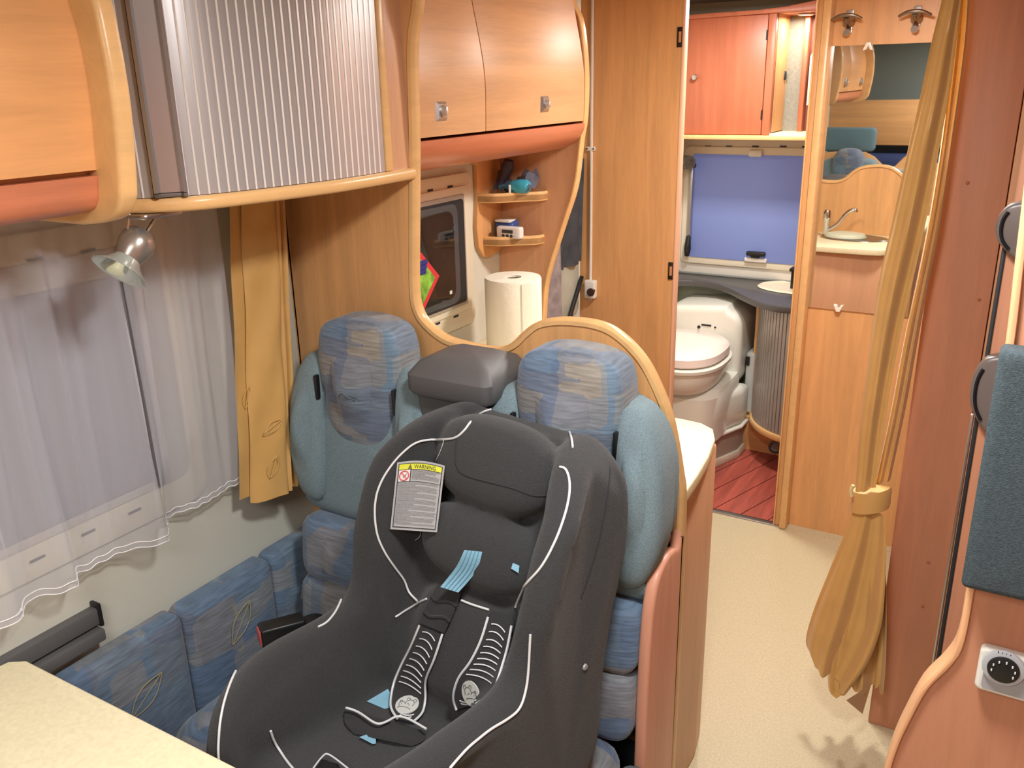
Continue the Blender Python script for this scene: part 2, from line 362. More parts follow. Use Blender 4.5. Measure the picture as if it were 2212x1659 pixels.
obj('header_board', prism(tb, 'y', CY0-.015, CY0+.01, .003), WRZ, bc)
obj('header_underside', box(-1.45, -.60, CY0, 3.98, 1.846, 1.856), WRZ, bc)
p = at(1721, 28, 'z', 1.845)
dl = thing('downlight', 'small round lit downlight above the bathroom niche', 'lamp')
obj('ring', lathe([(.034, 0), (.036, -.004), (.026, -.008), (.024, -.004)], (-.90, 3.80, 1.846), 'z', 28), SILV, dl)
obj('lens', lathe([(0, -.0065), (.024, -.006), (.024, -.002)], (-.90, 3.80, 1.846), 'z', 28), emit('lamp_glow', (255, 232, 190), 18), dl)
area('downlight_beam', (-.90, 3.80, 1.835), .05, 1.4, (1, .90, .74))
area('bathroom_fill_light', (-.95, 3.22, 1.90), .14, 12.0, (1.0, .96, .90))  # added fill, placed so it reaches the window frame
# dark wavy counter, basin, vanity with rounded tambour front
vc = thing('vanity_cabinet', 'rounded vanity cabinet with ribbed grey roll front below the dark counter', 'cabinet')
def vfront(t):  # plan curve of the vanity front, t 0..1
    a = PI*(.98-.62*t); return (-.70+.285*math.cos(a), 3.80-.285*math.sin(a))
curve = [vfront(i/30) for i in range(31)]
body = [(x+.008*0, y+.012) for x, y in curve]+[(-.60, 3.98), (-.985, 3.98)]
obj('carcass', prism(body, 'z', .15, .712), WR, vc)
pl = [(-.985, 3.74), (-.60, 3.62), (-.6, 3.98), (-.985, 3.98)]
obj('plinth', prism([(-1.12, 3.735), (-.60, 3.725), (-.60, 3.98), (-1.12, 3.98)], 'z', 0, .15), WDX, vc)
obj('plinth_top', prism([(-1.125, 3.73), (-.9, 3.725), (-.9, 3.98), (-1.125, 3.98)], 'z', .15, .162, .003), WE, vc)
big = [(-.70+(x+.70)*1.06, 3.80+(y-3.80)*1.06) for x, y in curve]
obj('lower_rail', prism(big+[(-.60, 3.98), (-.99, 3.98)], 'z', .15, .178, .006), WE, vc)
bm = bmesh.new()
for i in range(30):
    x0, y0 = curve[i]; x1, y1 = curve[i+1]; d = Vector((x1-x0, y1-y0)); L_ = d.length; d.normalize(); nn = Vector((-d.y, d.x))
    if nn.y > 0: nn = -nn
    g = .0015
    q = [(x0+d.x*g, y0+d.y*g), (x1-d.x*g, y1-d.y*g), (x1-d.x*g*1.5+nn.x*.006, y1-d.y*g*1.5+nn.y*.006), (x0+d.x*g*1.5+nn.x*.006, y0+d.y*g*1.5+nn.y*.006)]
    add(bm, prism(q, 'z', .18, .712))
o = obj('roll_slats', bm, pm('ribbed_grey', (170, 164, 158), .35, metal=.3), vc); o['kind'] = 'stuff'
obj('front_post', box(-1.0, -.978, 3.745, 3.79, .16, .712, .005), WE, vc)
p = at(1674, 967, 'y', 3.72)
obj('vent_ring', lathe([(.028, 0), (.030, -.006), (.022, -.010), (.020, -.002)], (p.x, 3.727, p.z), 'y', 28), GREYH, vc)
obj('vent_cap', lathe([(.020, 0), (.019, -.006), (0, -.004)], (p.x, 3.727, p.z), 'y', 24), pm('vent_grey', (150, 146, 140), .5), vc)
ct = thing('bathroom_counter', 'dark speckled wavy counter running under the bathroom window', 'counter')
cl = [at(u, v, 'z', .740) for u, v in ((1457, 606), (1500, 606), (1540, 611), (1575, 622), (1605, 637), (1640, 652), (1680, 661), (1715, 664))]
cl = spline([Vector((q.x, q.y, 0)) for q in cl], 5)
pts = [(XL, cl[0].y)]+[(q.x, q.y) for q in cl]+[(-.60, cl[-1].y+.02), (-.60, 3.98), (XL, 3.98)]
obj('worktop', prism(pts, 'z', .712, .740, .004), pm('dark_speckled_laminate', (82, 80, 80), .35, var=.12, vscale=260), ct)
obj('upstand', box(XL, -.6, 3.95, 3.985, .740, .752, .004), pm('grey_upstand', (140, 146, 144), .5), ct)
p = at(1712, 620, 'z', .745)
bs = lathe([(.0, -.10), (.07, -.09), (.115, -.04), (.128, .0), (.140, .006), (.148, .0)], (p.x+.02, p.y, .742), 'z', 40, 1.15, .8)
o = obj('wash_basin', bs, pm('basin_cream', (240, 228, 204), .25)); tag(o, 'cream oval basin set in the dark bathroom counter', 'basin')
p = at(1716, 590, 'y', 3.84)
tp = thing('basin_tap', 'small dark tap at the edge of the bathroom basin', 'tap')
obj('body', box(p.x-.012, p.x+.02, 3.83, 3.86, .740, .83, .005), BLKP, tp)
obj('lever', box(p.x-.014, p.x+.03, 3.80, 3.86, .822, .836, .004), DKM, tp)
# toilet
tl = thing('toilet', 'white cassette toilet with closed lid beside the vanity', 'toilet')
TW = pm('toilet_white', (222, 222, 212), .22)
def ellr(cx, cy, rx, ry, z, n=36, sq=2.6, rot=0):
    out = []
    for k in range(n):
        a = 2*PI*k/n; c, s = math.cos(a), math.sin(a)
        x = rx*math.copysign(abs(c)**(2/sq), c); y = ry*math.copysign(abs(s)**(2/sq), s)
        out.append(Vector((cx+x*math.cos(rot)-y*math.sin(rot), cy+x*math.sin(rot)+y*math.cos(rot), z)))
    return out
def loft(rings, cap=True):
    bm = bmesh.new(); R = [[bm.verts.new(p) for p in r] for r in rings]; N = len(R[0])
    for a, b in zip(R, R[1:]):
        for k in range(N): bm.faces.new((a[k], a[(k+1) % N], b[(k+1) % N], b[k]))
    if cap: bm.faces.new(R[0][::-1]); bm.faces.new(R[-1])
    return bm
TX, TY = -1.225, 3.43
obj('pedestal', loft([ellr(TX, TY+.10, .19, .24, z, sq=4) for z in (.155, .25)]+[ellr(TX, TY+.10, .20, .24, .36, sq=4), ellr(TX, TY+.12, .19, .20, .385, sq=4)]), TW, tl)
obj('bowl', loft([ellr(TX, TY+.03, .13, .15, .36), ellr(TX, TY, .165, .19, .40), ellr(TX, TY, .185, .212, .45), ellr(TX, TY, .19, .218, .485)]), TW, tl)
obj('seat_ring', loft([ellr(TX, TY, .19, .218, .484), ellr(TX, TY, .203, .232, .490), ellr(TX, TY, .205, .234, .503), ellr(TX, TY, .196, .224, .508)]), TW, tl)
obj('lid', loft([ellr(TX, TY, .188, .215, .513), ellr(TX, TY, .194, .222, .520), ellr(TX, TY, .192, .220, .548), ellr(TX, TY, .175, .202, .563), ellr(TX, TY, .10, .12, .568)]), pm('lid_white', (236, 224, 216), .25), tl)
bk = rrect(-1.40, -1.035, .30, .655, .07, 7)
obj('backrest_console', prism([(x, z+(.02 if z > .6 and -1.32 < x < -1.1 else 0)) for x, z in bk], 'y', 3.66, 3.95, .03, 4), TW, tl)
obj('base', prism([(-1.42, 3.38), (-1.09, 3.38), (-1.00, 3.62), (-1.00, 3.71), (-1.135, 3.715), (-1.135, 3.95), (-1.42, 3.95)], 'z', .15, .33, .03, 3), TW, tl)
obj('base_lip', prism([(-1.43, 3.365), (-1.085, 3.365), (-.99, 3.615), (-.99, 3.715), (-1.13, 3.72), (-1.13, 3.95), (-1.43, 3.95)], 'z', .142, .158, .007, 3), TW, tl)
obj('side_case', box(-1.03, -.985, 3.74, 3.96, .17, .46, .015, 3), pm('pale_blue_white', (208, 216, 214), .4), tl)
obj('plinth', prism([(-1.42, 3.39), (-1.095, 3.39), (-1.01, 3.63), (-1.01, 3.71), (-1.14, 3.72), (-1.14, 3.95), (-1.42, 3.95)], 'z', 0, .142), pm('plinth_grey', (170, 160, 146), .5), tl)
obj('skirt_strip', prism([(-1.42, 3.375), (-1.09, 3.375), (-1.0, 3.622), (-1.0, 3.715), (-1.13, 3.72), (-1.13, 3.95), (-1.42, 3.95)], 'z', 0, .035, .003), CREAMW, tl)
for (u, v, w, h) in ((1510, 706, .006, .006),):
    p = at(u, v, 'y', 3.66); obj('flush_button', lathe([(.007, 0), (.007, -.004), (0, -.005)], (p.x, 3.66, p.z), 'y', 16), BLKP, tl)
p = at(1526, 702, 'y', 3.66); obj('marking_plate', box(p.x-.022, p.x+.022, 3.657, 3.662, p.z-.004, p.z+.003), BLKP, tl)
p = at(1545, 707, 'y', 3.66); obj('level_light', box(p.x-.004, p.x+.004, 3.657, 3.662, p.z-.003, p.z+.003), BLKP, tl)
obj('side_latch', box(-1.028, -1.010, 3.730, 3.742, .40, .44, .002), BLKP, tl)
bl = obj('green_wall_board', prism(rrect(XL+.001, -1.0, .25, .76, .05), 'y', 3.955, 3.979, .01), pm('pale_green', (196, 212, 196), .5, var=.05, vscale=9)); tag(bl, 'pale green moulded wall board behind the toilet', 'wall board')
p = at(1474, 352, 'y', 3.80)
tw = obj('rolled_towel', tube([(p.x-.05, 3.86, p.z), (p.x+.03, 3.82, p.z)], .030, 16), pm('grey_towel', (104, 104, 100), .95, bump=1, bscale=200, var=.2, vscale=60)); tag(tw, 'rolled grey cloth hanging left of the bathroom window', 'towel')

# ================================================================ tall door with flat conduit and switch
TYP = 2.85
d1 = thing('door_1', None, None, kind='structure')
obj('door_leaf', box(-1.412, -1.055, TYP, TYP+.03, 0, 1.915), WD, d1)
obj('edge_strip', box(-1.056, -1.046, TYP-.002, TYP+.032, 0, 1.915, .003), pm('pale_edging', (226, 178, 146), .4), d1)
for (u, v) in ((1470, 80), (1450, 585)):
    p = at(u, v, 'y', TYP)
    h = obj('hinge', box(p.x-.010, p.x+.007, TYP-.004, TYP+.002, p.z-.030, p.z+.030, .001), DKM, d1, label='dark metal hinge plate')
    obj('hinge_slot', box(p.x-.004, p.x+.004, TYP-.006, TYP-.003, p.z-.016, p.z+.016), pm('slot_tan', (196, 140, 100), .5), h)
cd = thing('wall_switch', 'white switch box with dark knob on a thin white cable conduit', 'switch')
a = at(1282, 2, 'y', TYP); b_ = at(1277, 612, 'y', TYP)
obj('conduit', tube([(b_.x, TYP-.006, 1.90), (b_.x, TYP-.006, b_.z)], .0055, 10), WHITE, cd)
p = at(1278, 321, 'y', TYP); obj('conduit_clip', box(p.x-.017, p.x+.017, TYP-.012, TYP, p.z-.007, p.z+.007, .003), WHITE, cd)
for s in (-1, 1): obj('clip_screw', lathe([(.003, 0), (0, -.001)], (p.x+s*.012, TYP-.0125, p.z), 'y', 10), DKM, cd)
p = at(1277, 624, 'y', TYP-.01)
obj('switch_box', box(p.x-.022, p.x+.022, TYP-.028, TYP, p.z-.034, p.z+.034, .007, 3), WHITE, cd)
obj('knob', lathe([(0, -.03), (.014, -.03), (.015, -.024), (.011, -.016), (.006, -.010), (.006, 0)], (p.x+.018, TYP-.026, p.z-.002), 'y', 20), pm('knob_brown', (60, 44, 40), .35), cd)
obj('fixing_eye', tube([(p.x-.006+.006*math.cos(t*.8), TYP-.005, p.z-.038+.006*math.sin(t*.8)) for t in range(9)], .0018, 6), WHITE, cd)
# dark coats in the alcove between kitchen end panel and the door
cg = pm('navy_cloth', (78, 84, 98), .95, var=.2, vscale=20); cg2 = pm('grey_cloth', (150, 142, 144), .95, var=.12, vscale=30); cg3 = pm('dark_cloth', (66, 72, 80), .95, var=.15, vscale=20)
def hang(name, y0, y1, z0, z1, mat, dx, label):
    rows = []
    for i in range(13):
        z = z1+(z0-z1)*i/12; rows.append([Vector((XL+.02+dx+.012*math.sin(9*(y0+(y1-y0)*j/14)*6+z*3), y0+(y1-y0)*j/14, z)) for j in range(15)])
    o = obj(name, grid(rows, .008), mat); tag(o, label, 'clothing'); return o
hang('hanging_coat', 2.40, 2.58, .60, 1.30, cg, .004, 'navy coat hanging lowest left in the alcove beside the kitchen panel')
hang('hanging_scarf', 2.54, 2.66, .62, 1.24, cg2, .030, 'grey cloth hanging in vertical folds in the alcove')
hang('hanging_jacket', 2.66, 2.84, 1.0, 1.36, cg3, .030, 'dark jacket hanging high beside the tall door')
bg = thing('hanging_bag', 'light grey bag with a black strap hanging below the dark jacket', 'bag')
obj('pouch', pillow(rrect(2.68, 2.84, .80, 1.03, .03), lambda a, b, h: Vector((XL+.002+h, a, b)), .045), pm('bag_grey', (178, 184, 172), .9, var=.08), bg)
obj('strap', tube([(XL+.05, 2.70, .66), (XL+.055, 2.73, .80), (XL+.055, 2.80, .90), (XL+.05, 2.84, .94)], .008, 8, 5), BLKP, bg)
hang('hanging_trousers', 2.67, 2.84, .60, .79, pm('blue_cloth', (96, 106, 130), .9, var=.1), .0, 'dull blue trousers hanging lowest beside the tall door')

# ================================================================ MIRROR WALL FITTINGS
mi = thing('wall_mirror', 'tall frameless wall mirror reflecting the kitchen sink, below two coat hooks', 'mirror')
obj('mirror_glass', box(-.645, -.20, 3.094, 3.0995, .852, 1.703), MIRROR, mi, smooth=False)
for (u, v, s) in ((1876, 100, 1), (1811, 666, -1)):
    p = at(u, v, 'y', 3.09)
    c = prism([(p.x-.016, p.z-.012*s), (p.x-.006, p.z+.012*s), (p.x+.006, p.z+.012*s), (p.x+.016, p.z-.012*s), (p.x+.006, p.z-.010*s), (p.x, p.z+.001*s), (p.x-.006, p.z-.010*s)], 'y', 3.082, 3.094, .002)
    obj('mirror_clip', c, pm('clear_clip', (236, 228, 216), .15), mi)
def hook(u, v, label):
    p = at(u, v, 'y', 3.07); x, z = p.x, p.z
    h = thing('coat_hook', label, 'hook', 'brushed metal coat hooks above the mirror')
    obj('back_plate', prism(rrect(x-.011, x+.011, z-.045, z+.024, .003), 'y', 3.094, 3.10, .002), SILV, h)
    obj('hat_bar', tube([(x-.045, 3.050, z-.006), (x-.022, 3.042, z+.004), (x, 3.040, z+.006), (x+.022, 3.042, z+.004), (x+.045, 3.050, z-.006)], [.004, .0055, .006, .0055, .004], 10, 5), pm('satin_nickel', (150, 138, 126), .3, metal=1), h)
    obj('bracket', tube([(x, 3.096, z-.012), (x, 3.07, z-.010), (x, 3.044, z-.000)], [.018, .014, .008], 12, 4), MATS['satin_nickel'], h)
    obj('lower_peg', tube([(x, 3.096, z-.032), (x, 3.078, z-.044), (x, 3.066, z-.042)], [.009, .010, .010], 12, 4), SILV, h)
hook(1832, 38, 'left coat hook above the mirror, nearest the bathroom door frame')
hook(1979, 30, 'right coat hook above the mirror, nearest the gold curtain')

# ================================================================ KITCHEN
PY = 1.44   # front face of the low partition
kb = thing('kitchen_base_unit', 'wooden kitchen base unit behind the seat partition, reaching the floor', 'cabinet')
ko = [(XL+.004, 1.47), (-.545, 1.47), (-.545, 1.76), (-.56, 1.84), (-.98, 1.86), (-.98, 2.345), (XL+.004, 2.345)]
obj('carcass', prism(ko, 'z', 0, .822, .006), wood('beech_side', (208, 160, 124), contrast=.04), kb)
wt = [(XL, 1.462), (-.512, 1.462), (-.522, 1.60), (-.533, 1.70), (-.552, 1.80), (-.575, 1.855), (-.61, 1.878), (-.66, 1.884), (-.93, 1.885), (-.965, 1.95), (-.965, 2.30), (-.985, 2.355), (-1.02, 2.368), (XL, 2.368)]
wk = obj('kitchen_worktop', prism(wt, 'z', .822, .850, .004, 3), CREAM); tag(wk, 'cream kitchen worktop with rounded end behind the seat partition', 'worktop')
SX, SY = -.765, 1.60
sk = thing('kitchen_sink', 'oval stainless sink with a draining cover, seen in the mirror', 'sink')
obj('rim', lathe([(.150, .0), (.157, .004), (.163, .002), (.165, 0)], (SX, SY, .851), 'z', 48, 1, .62), CHR, sk)
obj('bowl', lathe([(0, .0012), (.11, .0014), (.150, .003)], (SX, SY, .851), 'z', 48, 1, .62), pm('steel_grey', (130, 126, 116), .3, metal=.9), sk)
cov = [Vector((SX-.045+.10*math.cos(2*PI*k/40)*1, SY+.072*math.sin(2*PI*k/40), .858)) for k in range(40)]
obj('sink_cover', loft([[q+Vector((0, 0, -.003)) for q in cov], cov, [Vector((SX-.045+(q.x-SX+.045)*.9, SY+(q.y-SY)*.9, .872)) for q in cov], [Vector((SX-.045+(q.x-SX+.045)*.5, SY+(q.y-SY)*.5, .878)) for q in cov]]), pm('cover_green_white', (206, 208, 184), .4), sk)
tp = thing('kitchen_tap', 'chrome single lever tap with long spout beside the kitchen sink', 'tap')
tx, ty = -.905, 1.60
obj('body', lathe([(.020, 0), (.020, .006), (.015, .012), (.015, .07), (.019, .08), (.019, .12), (.014, .132), (0, .135)], (tx, ty, .850), 'z', 24), CHR, tp)
obj('spout', tube([(tx+.01, ty, .885), (tx+.05, ty-.005, .915), (tx+.085, ty-.01, .965), (tx+.11, ty-.012, .985), (tx+.128, ty-.014, .988), (tx+.132, ty-.014, .975)], .0085, 12, 5), CHR, tp)
# paper roll
RX, RY = -1.262, 2.12
pr = thing('paper_towel_roll', 'white kitchen paper roll standing on the worktop by the window', 'paper roll')
PW = pm('paper_white', (238, 236, 220), .9, bump=.7, bscale=70)
bm = bmesh.new(); rings = []; N = 64
for (r, z) in ((.079, .851), (.081, .856), (.0812, 1.088), (.079, 1.093), (.0235, 1.093), (.0225, 1.085), (.0225, .90)):
    rings.append([bm.verts.new((RX+(r+(.0012*math.sin(5*k/N*2*PI+z*30) if r > .07 else 0))*math.cos(2*PI*k/N), RY+r*math.sin(2*PI*k/N), z)) for k in range(N)])
for a, b in zip(rings, rings[1:]):
    for k in range(N): bm.faces.new((a[k], a[(k+1) % N], b[(k+1) % N], b[k]))
obj('paper', bm, PW, pr)
obj('core', lathe([(.0225, .90), (.0225, 1.088), (.021, 1.088), (.021, .90)], (RX, RY, 0), 'z', 32), pm('card_core', (150, 140, 122), .9), pr)
rows = []
for z in (.853, .97, 1.09): rows.append([Vector((RX+(.0825+.003*(j/6))*math.cos(-.75+j*.06), RY+(.0825+.003*(j/6))*math.sin(-.75+j*.06), z)) for j in range(7)])
obj('loose_sheet', grid(rows, .0015), PW, pr)
# kitchen overhead cabinet
def kprof(y):
    return None
kc = thing('kitchen_overhead_cabinet', 'curved wooden overhead cabinet with two doors above the kitchen worktop', 'cabinet')
prof = [(-1.19, 1.90), (-1.175, 1.80), (-1.155, 1.70), (-1.145, 1.62), (-1.147, 1.51)]
prof = [(q.x, q.y) for q in spline([Vector((a, b, 0)) for a, b in prof], 5)]
inner = [(x-.02, z) for x, z in prof]
obj('carcass', prism(inner+[(XL, 1.505), (XL, 1.90)], 'y', 1.47, 2.35), WDH, kc)
for (y0, y1, hu) in ((1.475, 1.815, 0), (1.818, 2.335, 1)):
    dd = obj('door', prism(prof+[(x-.018, z) for x, z in prof[::-1]], 'y', y0, y1, .0015), wood('beech_gloss', (206, 158, 112), 'y', rough=.42, contrast=.06), kc)
    yc = (1.633, 2.10)[hu]; zc = 1.562
    hp = obj('latch_plate', box(-1.150, -1.141, yc-.024, yc+.024, zc-.024, zc+.024), SILV, dd, label='square silver latch plate')
    for v in hp.data.vertices:
        if v.co.x > -1.145: v.co.y = yc+(v.co.y-yc)*.62; v.co.z = zc+(v.co.z-zc)*.62; v.co.x += .002
    obj('latch_button', lathe([(0, .020), (.006, .018), (.009, .008), (.009, 0)], (-1.146, yc, zc), 'x', 20, .7, 1.5), pm('satin_silver', (205, 205, 208), .35, metal=.7), dd)
vp_ = [(-1.147, 1.503), (-1.150, 1.485), (-1.165, 1.462), (-1.19, 1.444), (-1.23, 1.430), (-1.30, 1.424), (XL, 1.424), (XL, 1.503)]
vp_ = [(q.x, q.y) for q in spline([Vector((a, b, 0)) for a, b in vp_[:6]], 5)]+vp_[6:]
obj('valance', prism(vp_, 'y', 1.47, 2.345, .002), WR, kc, label='reddish curved valance board under the doors')
# end panel of the kitchen (S curve), faces the camera
se = thing('kitchen_end_panel', 'S-curved wooden end panel between kitchen shelves and alcove', 'panel')
sc_ = [(-1.20, 1.915), (-1.191, 1.828), (-1.164, 1.768), (-1.149, 1.646), (-1.151, 1.522), (-1.162, 1.458), (-1.180, 1.326), (-1.218, 1.215), (-1.262, 1.09), (-1.283, 1.01), (-1.292, .905), (-1.294, .851)]
ss = [(q.x, q.y) for q in spline([Vector((a, b, 0)) for a, b in sc_], 6)]
obj('board', prism([(x-.006, z) for x, z in ss]+[(XL, .851), (XL, 1.915)], 'y', 2.352, 2.372), wood('beech_muted', (208, 158, 120), contrast=.05), se)  # slightly greyer beech tone
edge = [(x+.0, z) for x, z in ss]+[(x-.008, z) for x, z in ss[::-1]]
obj('edge_band', prism(edge, 'y', 2.348, 2.376, .002), WE, se, label='lighter wooden edge band')
# corner shelf unit
cs = thing('corner_shelf_unit', 'small wooden corner shelf unit with two rounded shelves above the paper roll', 'shelf unit')
bp_ = [(2.19, 1.424), (2.20, 1.40), (2.215, 1.39), (2.218, 1.30), (2.205, 1.21), (2.212, 1.15), (2.24, 1.115), (2.275, 1.108), (2.349, 1.125), (2.349, 1.424)]
obj('wall_board', prism(bp_, 'x', XL, XL+.016, .003), WD, cs)
for zt, ye, xe in ((1.303, 2.215, -1.272), (1.172, 2.236, -1.285)):
    c_ = [Vector((XL+.016, ye, 0)), Vector((XL+.07, ye+.01, 0)), Vector((xe-.06, 2.275, 0)), Vector((xe-.008, 2.315, 0)), Vector((xe, 2.349, 0))]
    c_ = [(q.x, q.y) for q in spline(c_, 6)]
    obj('shelf', prism(c_+[(XL+.016, 2.349)], 'z', zt-.018, zt-.002), WD, cs)
    ins_ = [(x-.008, y+.010) for x, y in c_]
    obj('shelf_lip', prism(c_+ins_[::-1], 'z', zt-.022, zt+.006, .003), WE, cs)
# things on the corner shelves
ub = obj('upper_bag', grid([[Vector((-1.42+.017*j, 2.27+.010*i+.01*math.sin(j*1.3+i), 1.303+.055*(i/6)*abs(math.cos(j*.45+.4))+.020*math.sin(j*1.7+i*.9)**2+.002)) for j in range(9)] for i in range(7)], .0015), sheer('clear_plastic_dark', (120, 130, 150), .45))
ub.name = 'plastic_bag'; tag(ub, 'crumpled clear plastic bag lying on the upper corner shelf', 'bag')
o = obj('hair_brush', tube([(-1.415, 2.30, 1.318), (-1.40, 2.30, 1.34), (-1.385, 2.305, 1.375), (-1.378, 2.305, 1.398)], [.012, .012, .020, .014], 12, 4), pm('dark_violet', (66, 62, 82), .6)); tag(o, 'dark rounded object standing at the back of the upper corner shelf', 'brush')
tb_ = thing('turquoise_bottle', 'turquoise bottle with white cap stripe lying on the upper shelf', 'bottle')
obj('bottle_body', tube([(-1.365, 2.285, 1.322), (-1.35, 2.285, 1.324), (-1.325, 2.285, 1.326), (-1.305, 2.288, 1.326), (-1.295, 2.29, 1.325)], [.014, .019, .021, .019, .008], 16, 3), pm('turquoise', (64, 168, 196), .2), tb_)
obj('bottle_neck', tube([(-1.40, 2.283, 1.320), (-1.365, 2.285, 1.322)], [.008, .012], 12), pm('teal_neck', (70, 130, 150), .3), tb_)
obj('white_stripe', tube([(-1.352, 2.262, 1.304), (-1.352, 2.262, 1.332)], .0035, 8), WHITE, tb_)
bl = thing('wipes_pack', 'blue and white soft pack at the back of the lower corner shelf', 'packet')
obj('pack_body', pillow(rrect(-1.425, -1.36, 1.175, 1.222, .008), lambda a, b, h: Vector((a+.25*h*0, 2.33-h, b-.15*h)), .05, .3), pm('packet_blue', (52, 78, 140), .35), bl)
obj('pack_top', box(-1.42, -1.368, 2.283, 2.325, 1.216, 1.224, .003), WHITE, bl)
wp = thing('tissue_pack', 'white packet with dark printed panel at the front of the lower shelf', 'packet')
obj('pack_body', pillow(rrect(-1.405, -1.322, 1.172, 1.207, .006), lambda a, b, h: Vector((a, 2.29-h, b)), .028, .3), pm('packet_white', (228, 226, 222), .4), wp)
obj('dark_panel', box(-1.382, -1.345, 2.2605, 2.2625, 1.189, 1.199), pm('print_dark', (60, 56, 54), .5), wp)
for i in range(3): obj('printed_spot', lathe([(.005, 0), (0, -.0008)], (-1.378+.014*i, 2.2615, 1.181), 'y', 10), MATS['print_dark'], wp)
# kitchen window
W2 = thing('window_2', None, None, kind='structure')
obj('window_frame', prism(rrect(1.44, 2.19, .925, 1.375, .03), 'x', XL, XL+.012, .004), CREAMW, W2)
obj('frame_step', prism(rrect(1.47, 2.165, .975, 1.34, .02), 'x', XL+.008, XL+.018, .003), CREAMW, W2)
obj('blind_rail', prism(rrect(1.50, 2.135, .995, 1.318, .006), 'x', XL+.014, XL+.022, .002), pm('rail_grey', (168, 160, 148), .4), W2)
obj('pane_rubber', prism(rrect(1.52, 2.125, 1.005, 1.305, .01), 'x', XL+.02, XL+.025, .001), RUB, W2)
obj('pane_border', prism(rrect(1.52, 2.09, 1.012, 1.298, .03), 'x', XL+.023, XL+.027, .001), pm('pane_border_grey', (70, 76, 82), .2), W2)
obj('pane', prism(rrect(1.54, 2.065, 1.03, 1.28, .03), 'x', XL+.026, XL+.029, .001), pm('dark_glass', (22, 24, 28), .06, spec=.6), W2)
for (u, v) in ((929, 411), (972, 403), (945, 699), (985, 683)):
    p = at(u, v, 'x', XL+.012); obj('vent_slot', box(XL+.01, XL+.0135, p.y-.012, p.y+.012, p.z-.003, p.z+.003), RUB, W2)
obj('corner_mark', box(XL+.029, XL+.0295, 2.03, 2.042, 1.045, 1.055), WHITE, W2)
ph = thing('pot_holder', 'square green cloth with red border hanging at the kitchen window', 'pot holder')
def phm(s, c): # diamond hung by its corner near x=-1.40
    ctr = Vector((XL+.045, 1.850, 1.115)); r = .108*s
    return prism([(ctr.y+r*math.cos(a), ctr.z+r*math.sin(a)) for a in (0, PI/2, PI, 1.5*PI)], 'x', ctr.x-.004-c, ctr.x+.004+c, .003)
obj('border', phm(1.0, 0), pm('red_binding', (206, 50, 60), .8), ph)
obj('printed_cloth', phm(.80, .0015), pm('leaf_green', (120, 170, 60), .8, var=.3, vscale=30), ph)
for j in range(9):
    obj('berry_print', lathe([(.008, 0), (.006, .003), (0, .004)], (XL+.051, 1.868+.012*(j % 3)-.004*(j//3), 1.165-.012*(j//3)), 'x', 12), pm('berry_blue', (40, 48, 130), .6), ph)

# ================================================================ SEAT PARTITION
pt = thing('seat_partition', 'curvy wooden partition behind the two belted seats', 'partition')
oc = [(-1.047, 1.766), (-1.066, 1.686), (-1.074, 1.517), (-1.085, 1.36), (-1.095, 1.22), (-1.089, 1.17), (-1.067, 1.143), (-1.027, 1.12), (-.981, 1.113), (-.924, 1.110), (-.890, 1.115), (-.859, 1.131), (-.832, 1.157), (-.80, 1.180), (-.745, 1.192), (-.677, 1.192), (-.63, 1.175), (-.583, 1.135), (-.55, 1.082), (-.525, 1.022), (-.503, .924), (-.494, .85), (-.492, .60), (-.492, .30), (-.495, .0)]
oc = [(q.x, q.y) for q in spline([Vector((-1.03, 1.91, 0))]+[Vector((a, b, 0)) for a, b in oc], 5)]
obj('board', prism([(x-.006, z-.003) for x, z in oc]+[(XL, 0), (XL, 1.91)], 'y', PY, PY+.018), WD, pt)
bm = bmesh.new()
def band(pts, w, y0, y1):
    P = [Vector((x, z)) for x, z in pts]; L_, R_ = [], []
    for i, p in enumerate(P):
        t = (P[min(i+1, len(P)-1)]-P[max(i-1, 0)]).normalized(); n = Vector((t.y, -t.x))
        L_.append((p.x, p.y)); R_.append((p.x+n.x*w, p.y+n.y*w))
    bm = bmesh.new(); prof = [(0, y0+.006), (0, y1-.006), (.003, y1), (1, y1), (1, y0), (.003, y0)]
    rings = []
    for (a, b) in zip(L_, R_):
        c = Vector(a); d = Vector(b)
        def pp(s, y): q = c+(d-c)*s; return bm.verts.new((q.x, y, q.y))
        rings.append([pp(0, y0+.006), pp(0, y1-.006), pp(.35, y1), pp(1, y1), pp(1, y0), pp(.35, y0)])
    for a, b in zip(rings, rings[1:]):
        for k in range(6): bm.faces.new((a[k], a[(k+1) % 6], b[(k+1) % 6], b[k]))
    bm.faces.new(rings[0]); bm.faces.new(rings[-1][::-1])
    return bm
o = obj('edge_band', band(oc, .012, PY-.004, PY+.024), WE, pt, label='lighter rounded wooden edge band')
# check side on which the band lies (towards the board)
# armrest board perpendicular to the partition
ab = thing('seat_side_board', 'upright reddish wood board with rounded top at the aisle side of the seat', 'panel')
so = [(1.436, 0), (1.436, .745), (1.42, .775), (1.385, .79), (1.34, .785), (1.305, .755), (1.285, .68), (1.275, .5), (1.27, 0)]
so = [(q.x, q.y) for q in spline([Vector((a, b, 0)) for a, b in so], 5)]
obj('board', prism(so, 'x', -.514, -.490, .008, 3), wood('beech_rosy', (208, 148, 122), contrast=.05), ab)
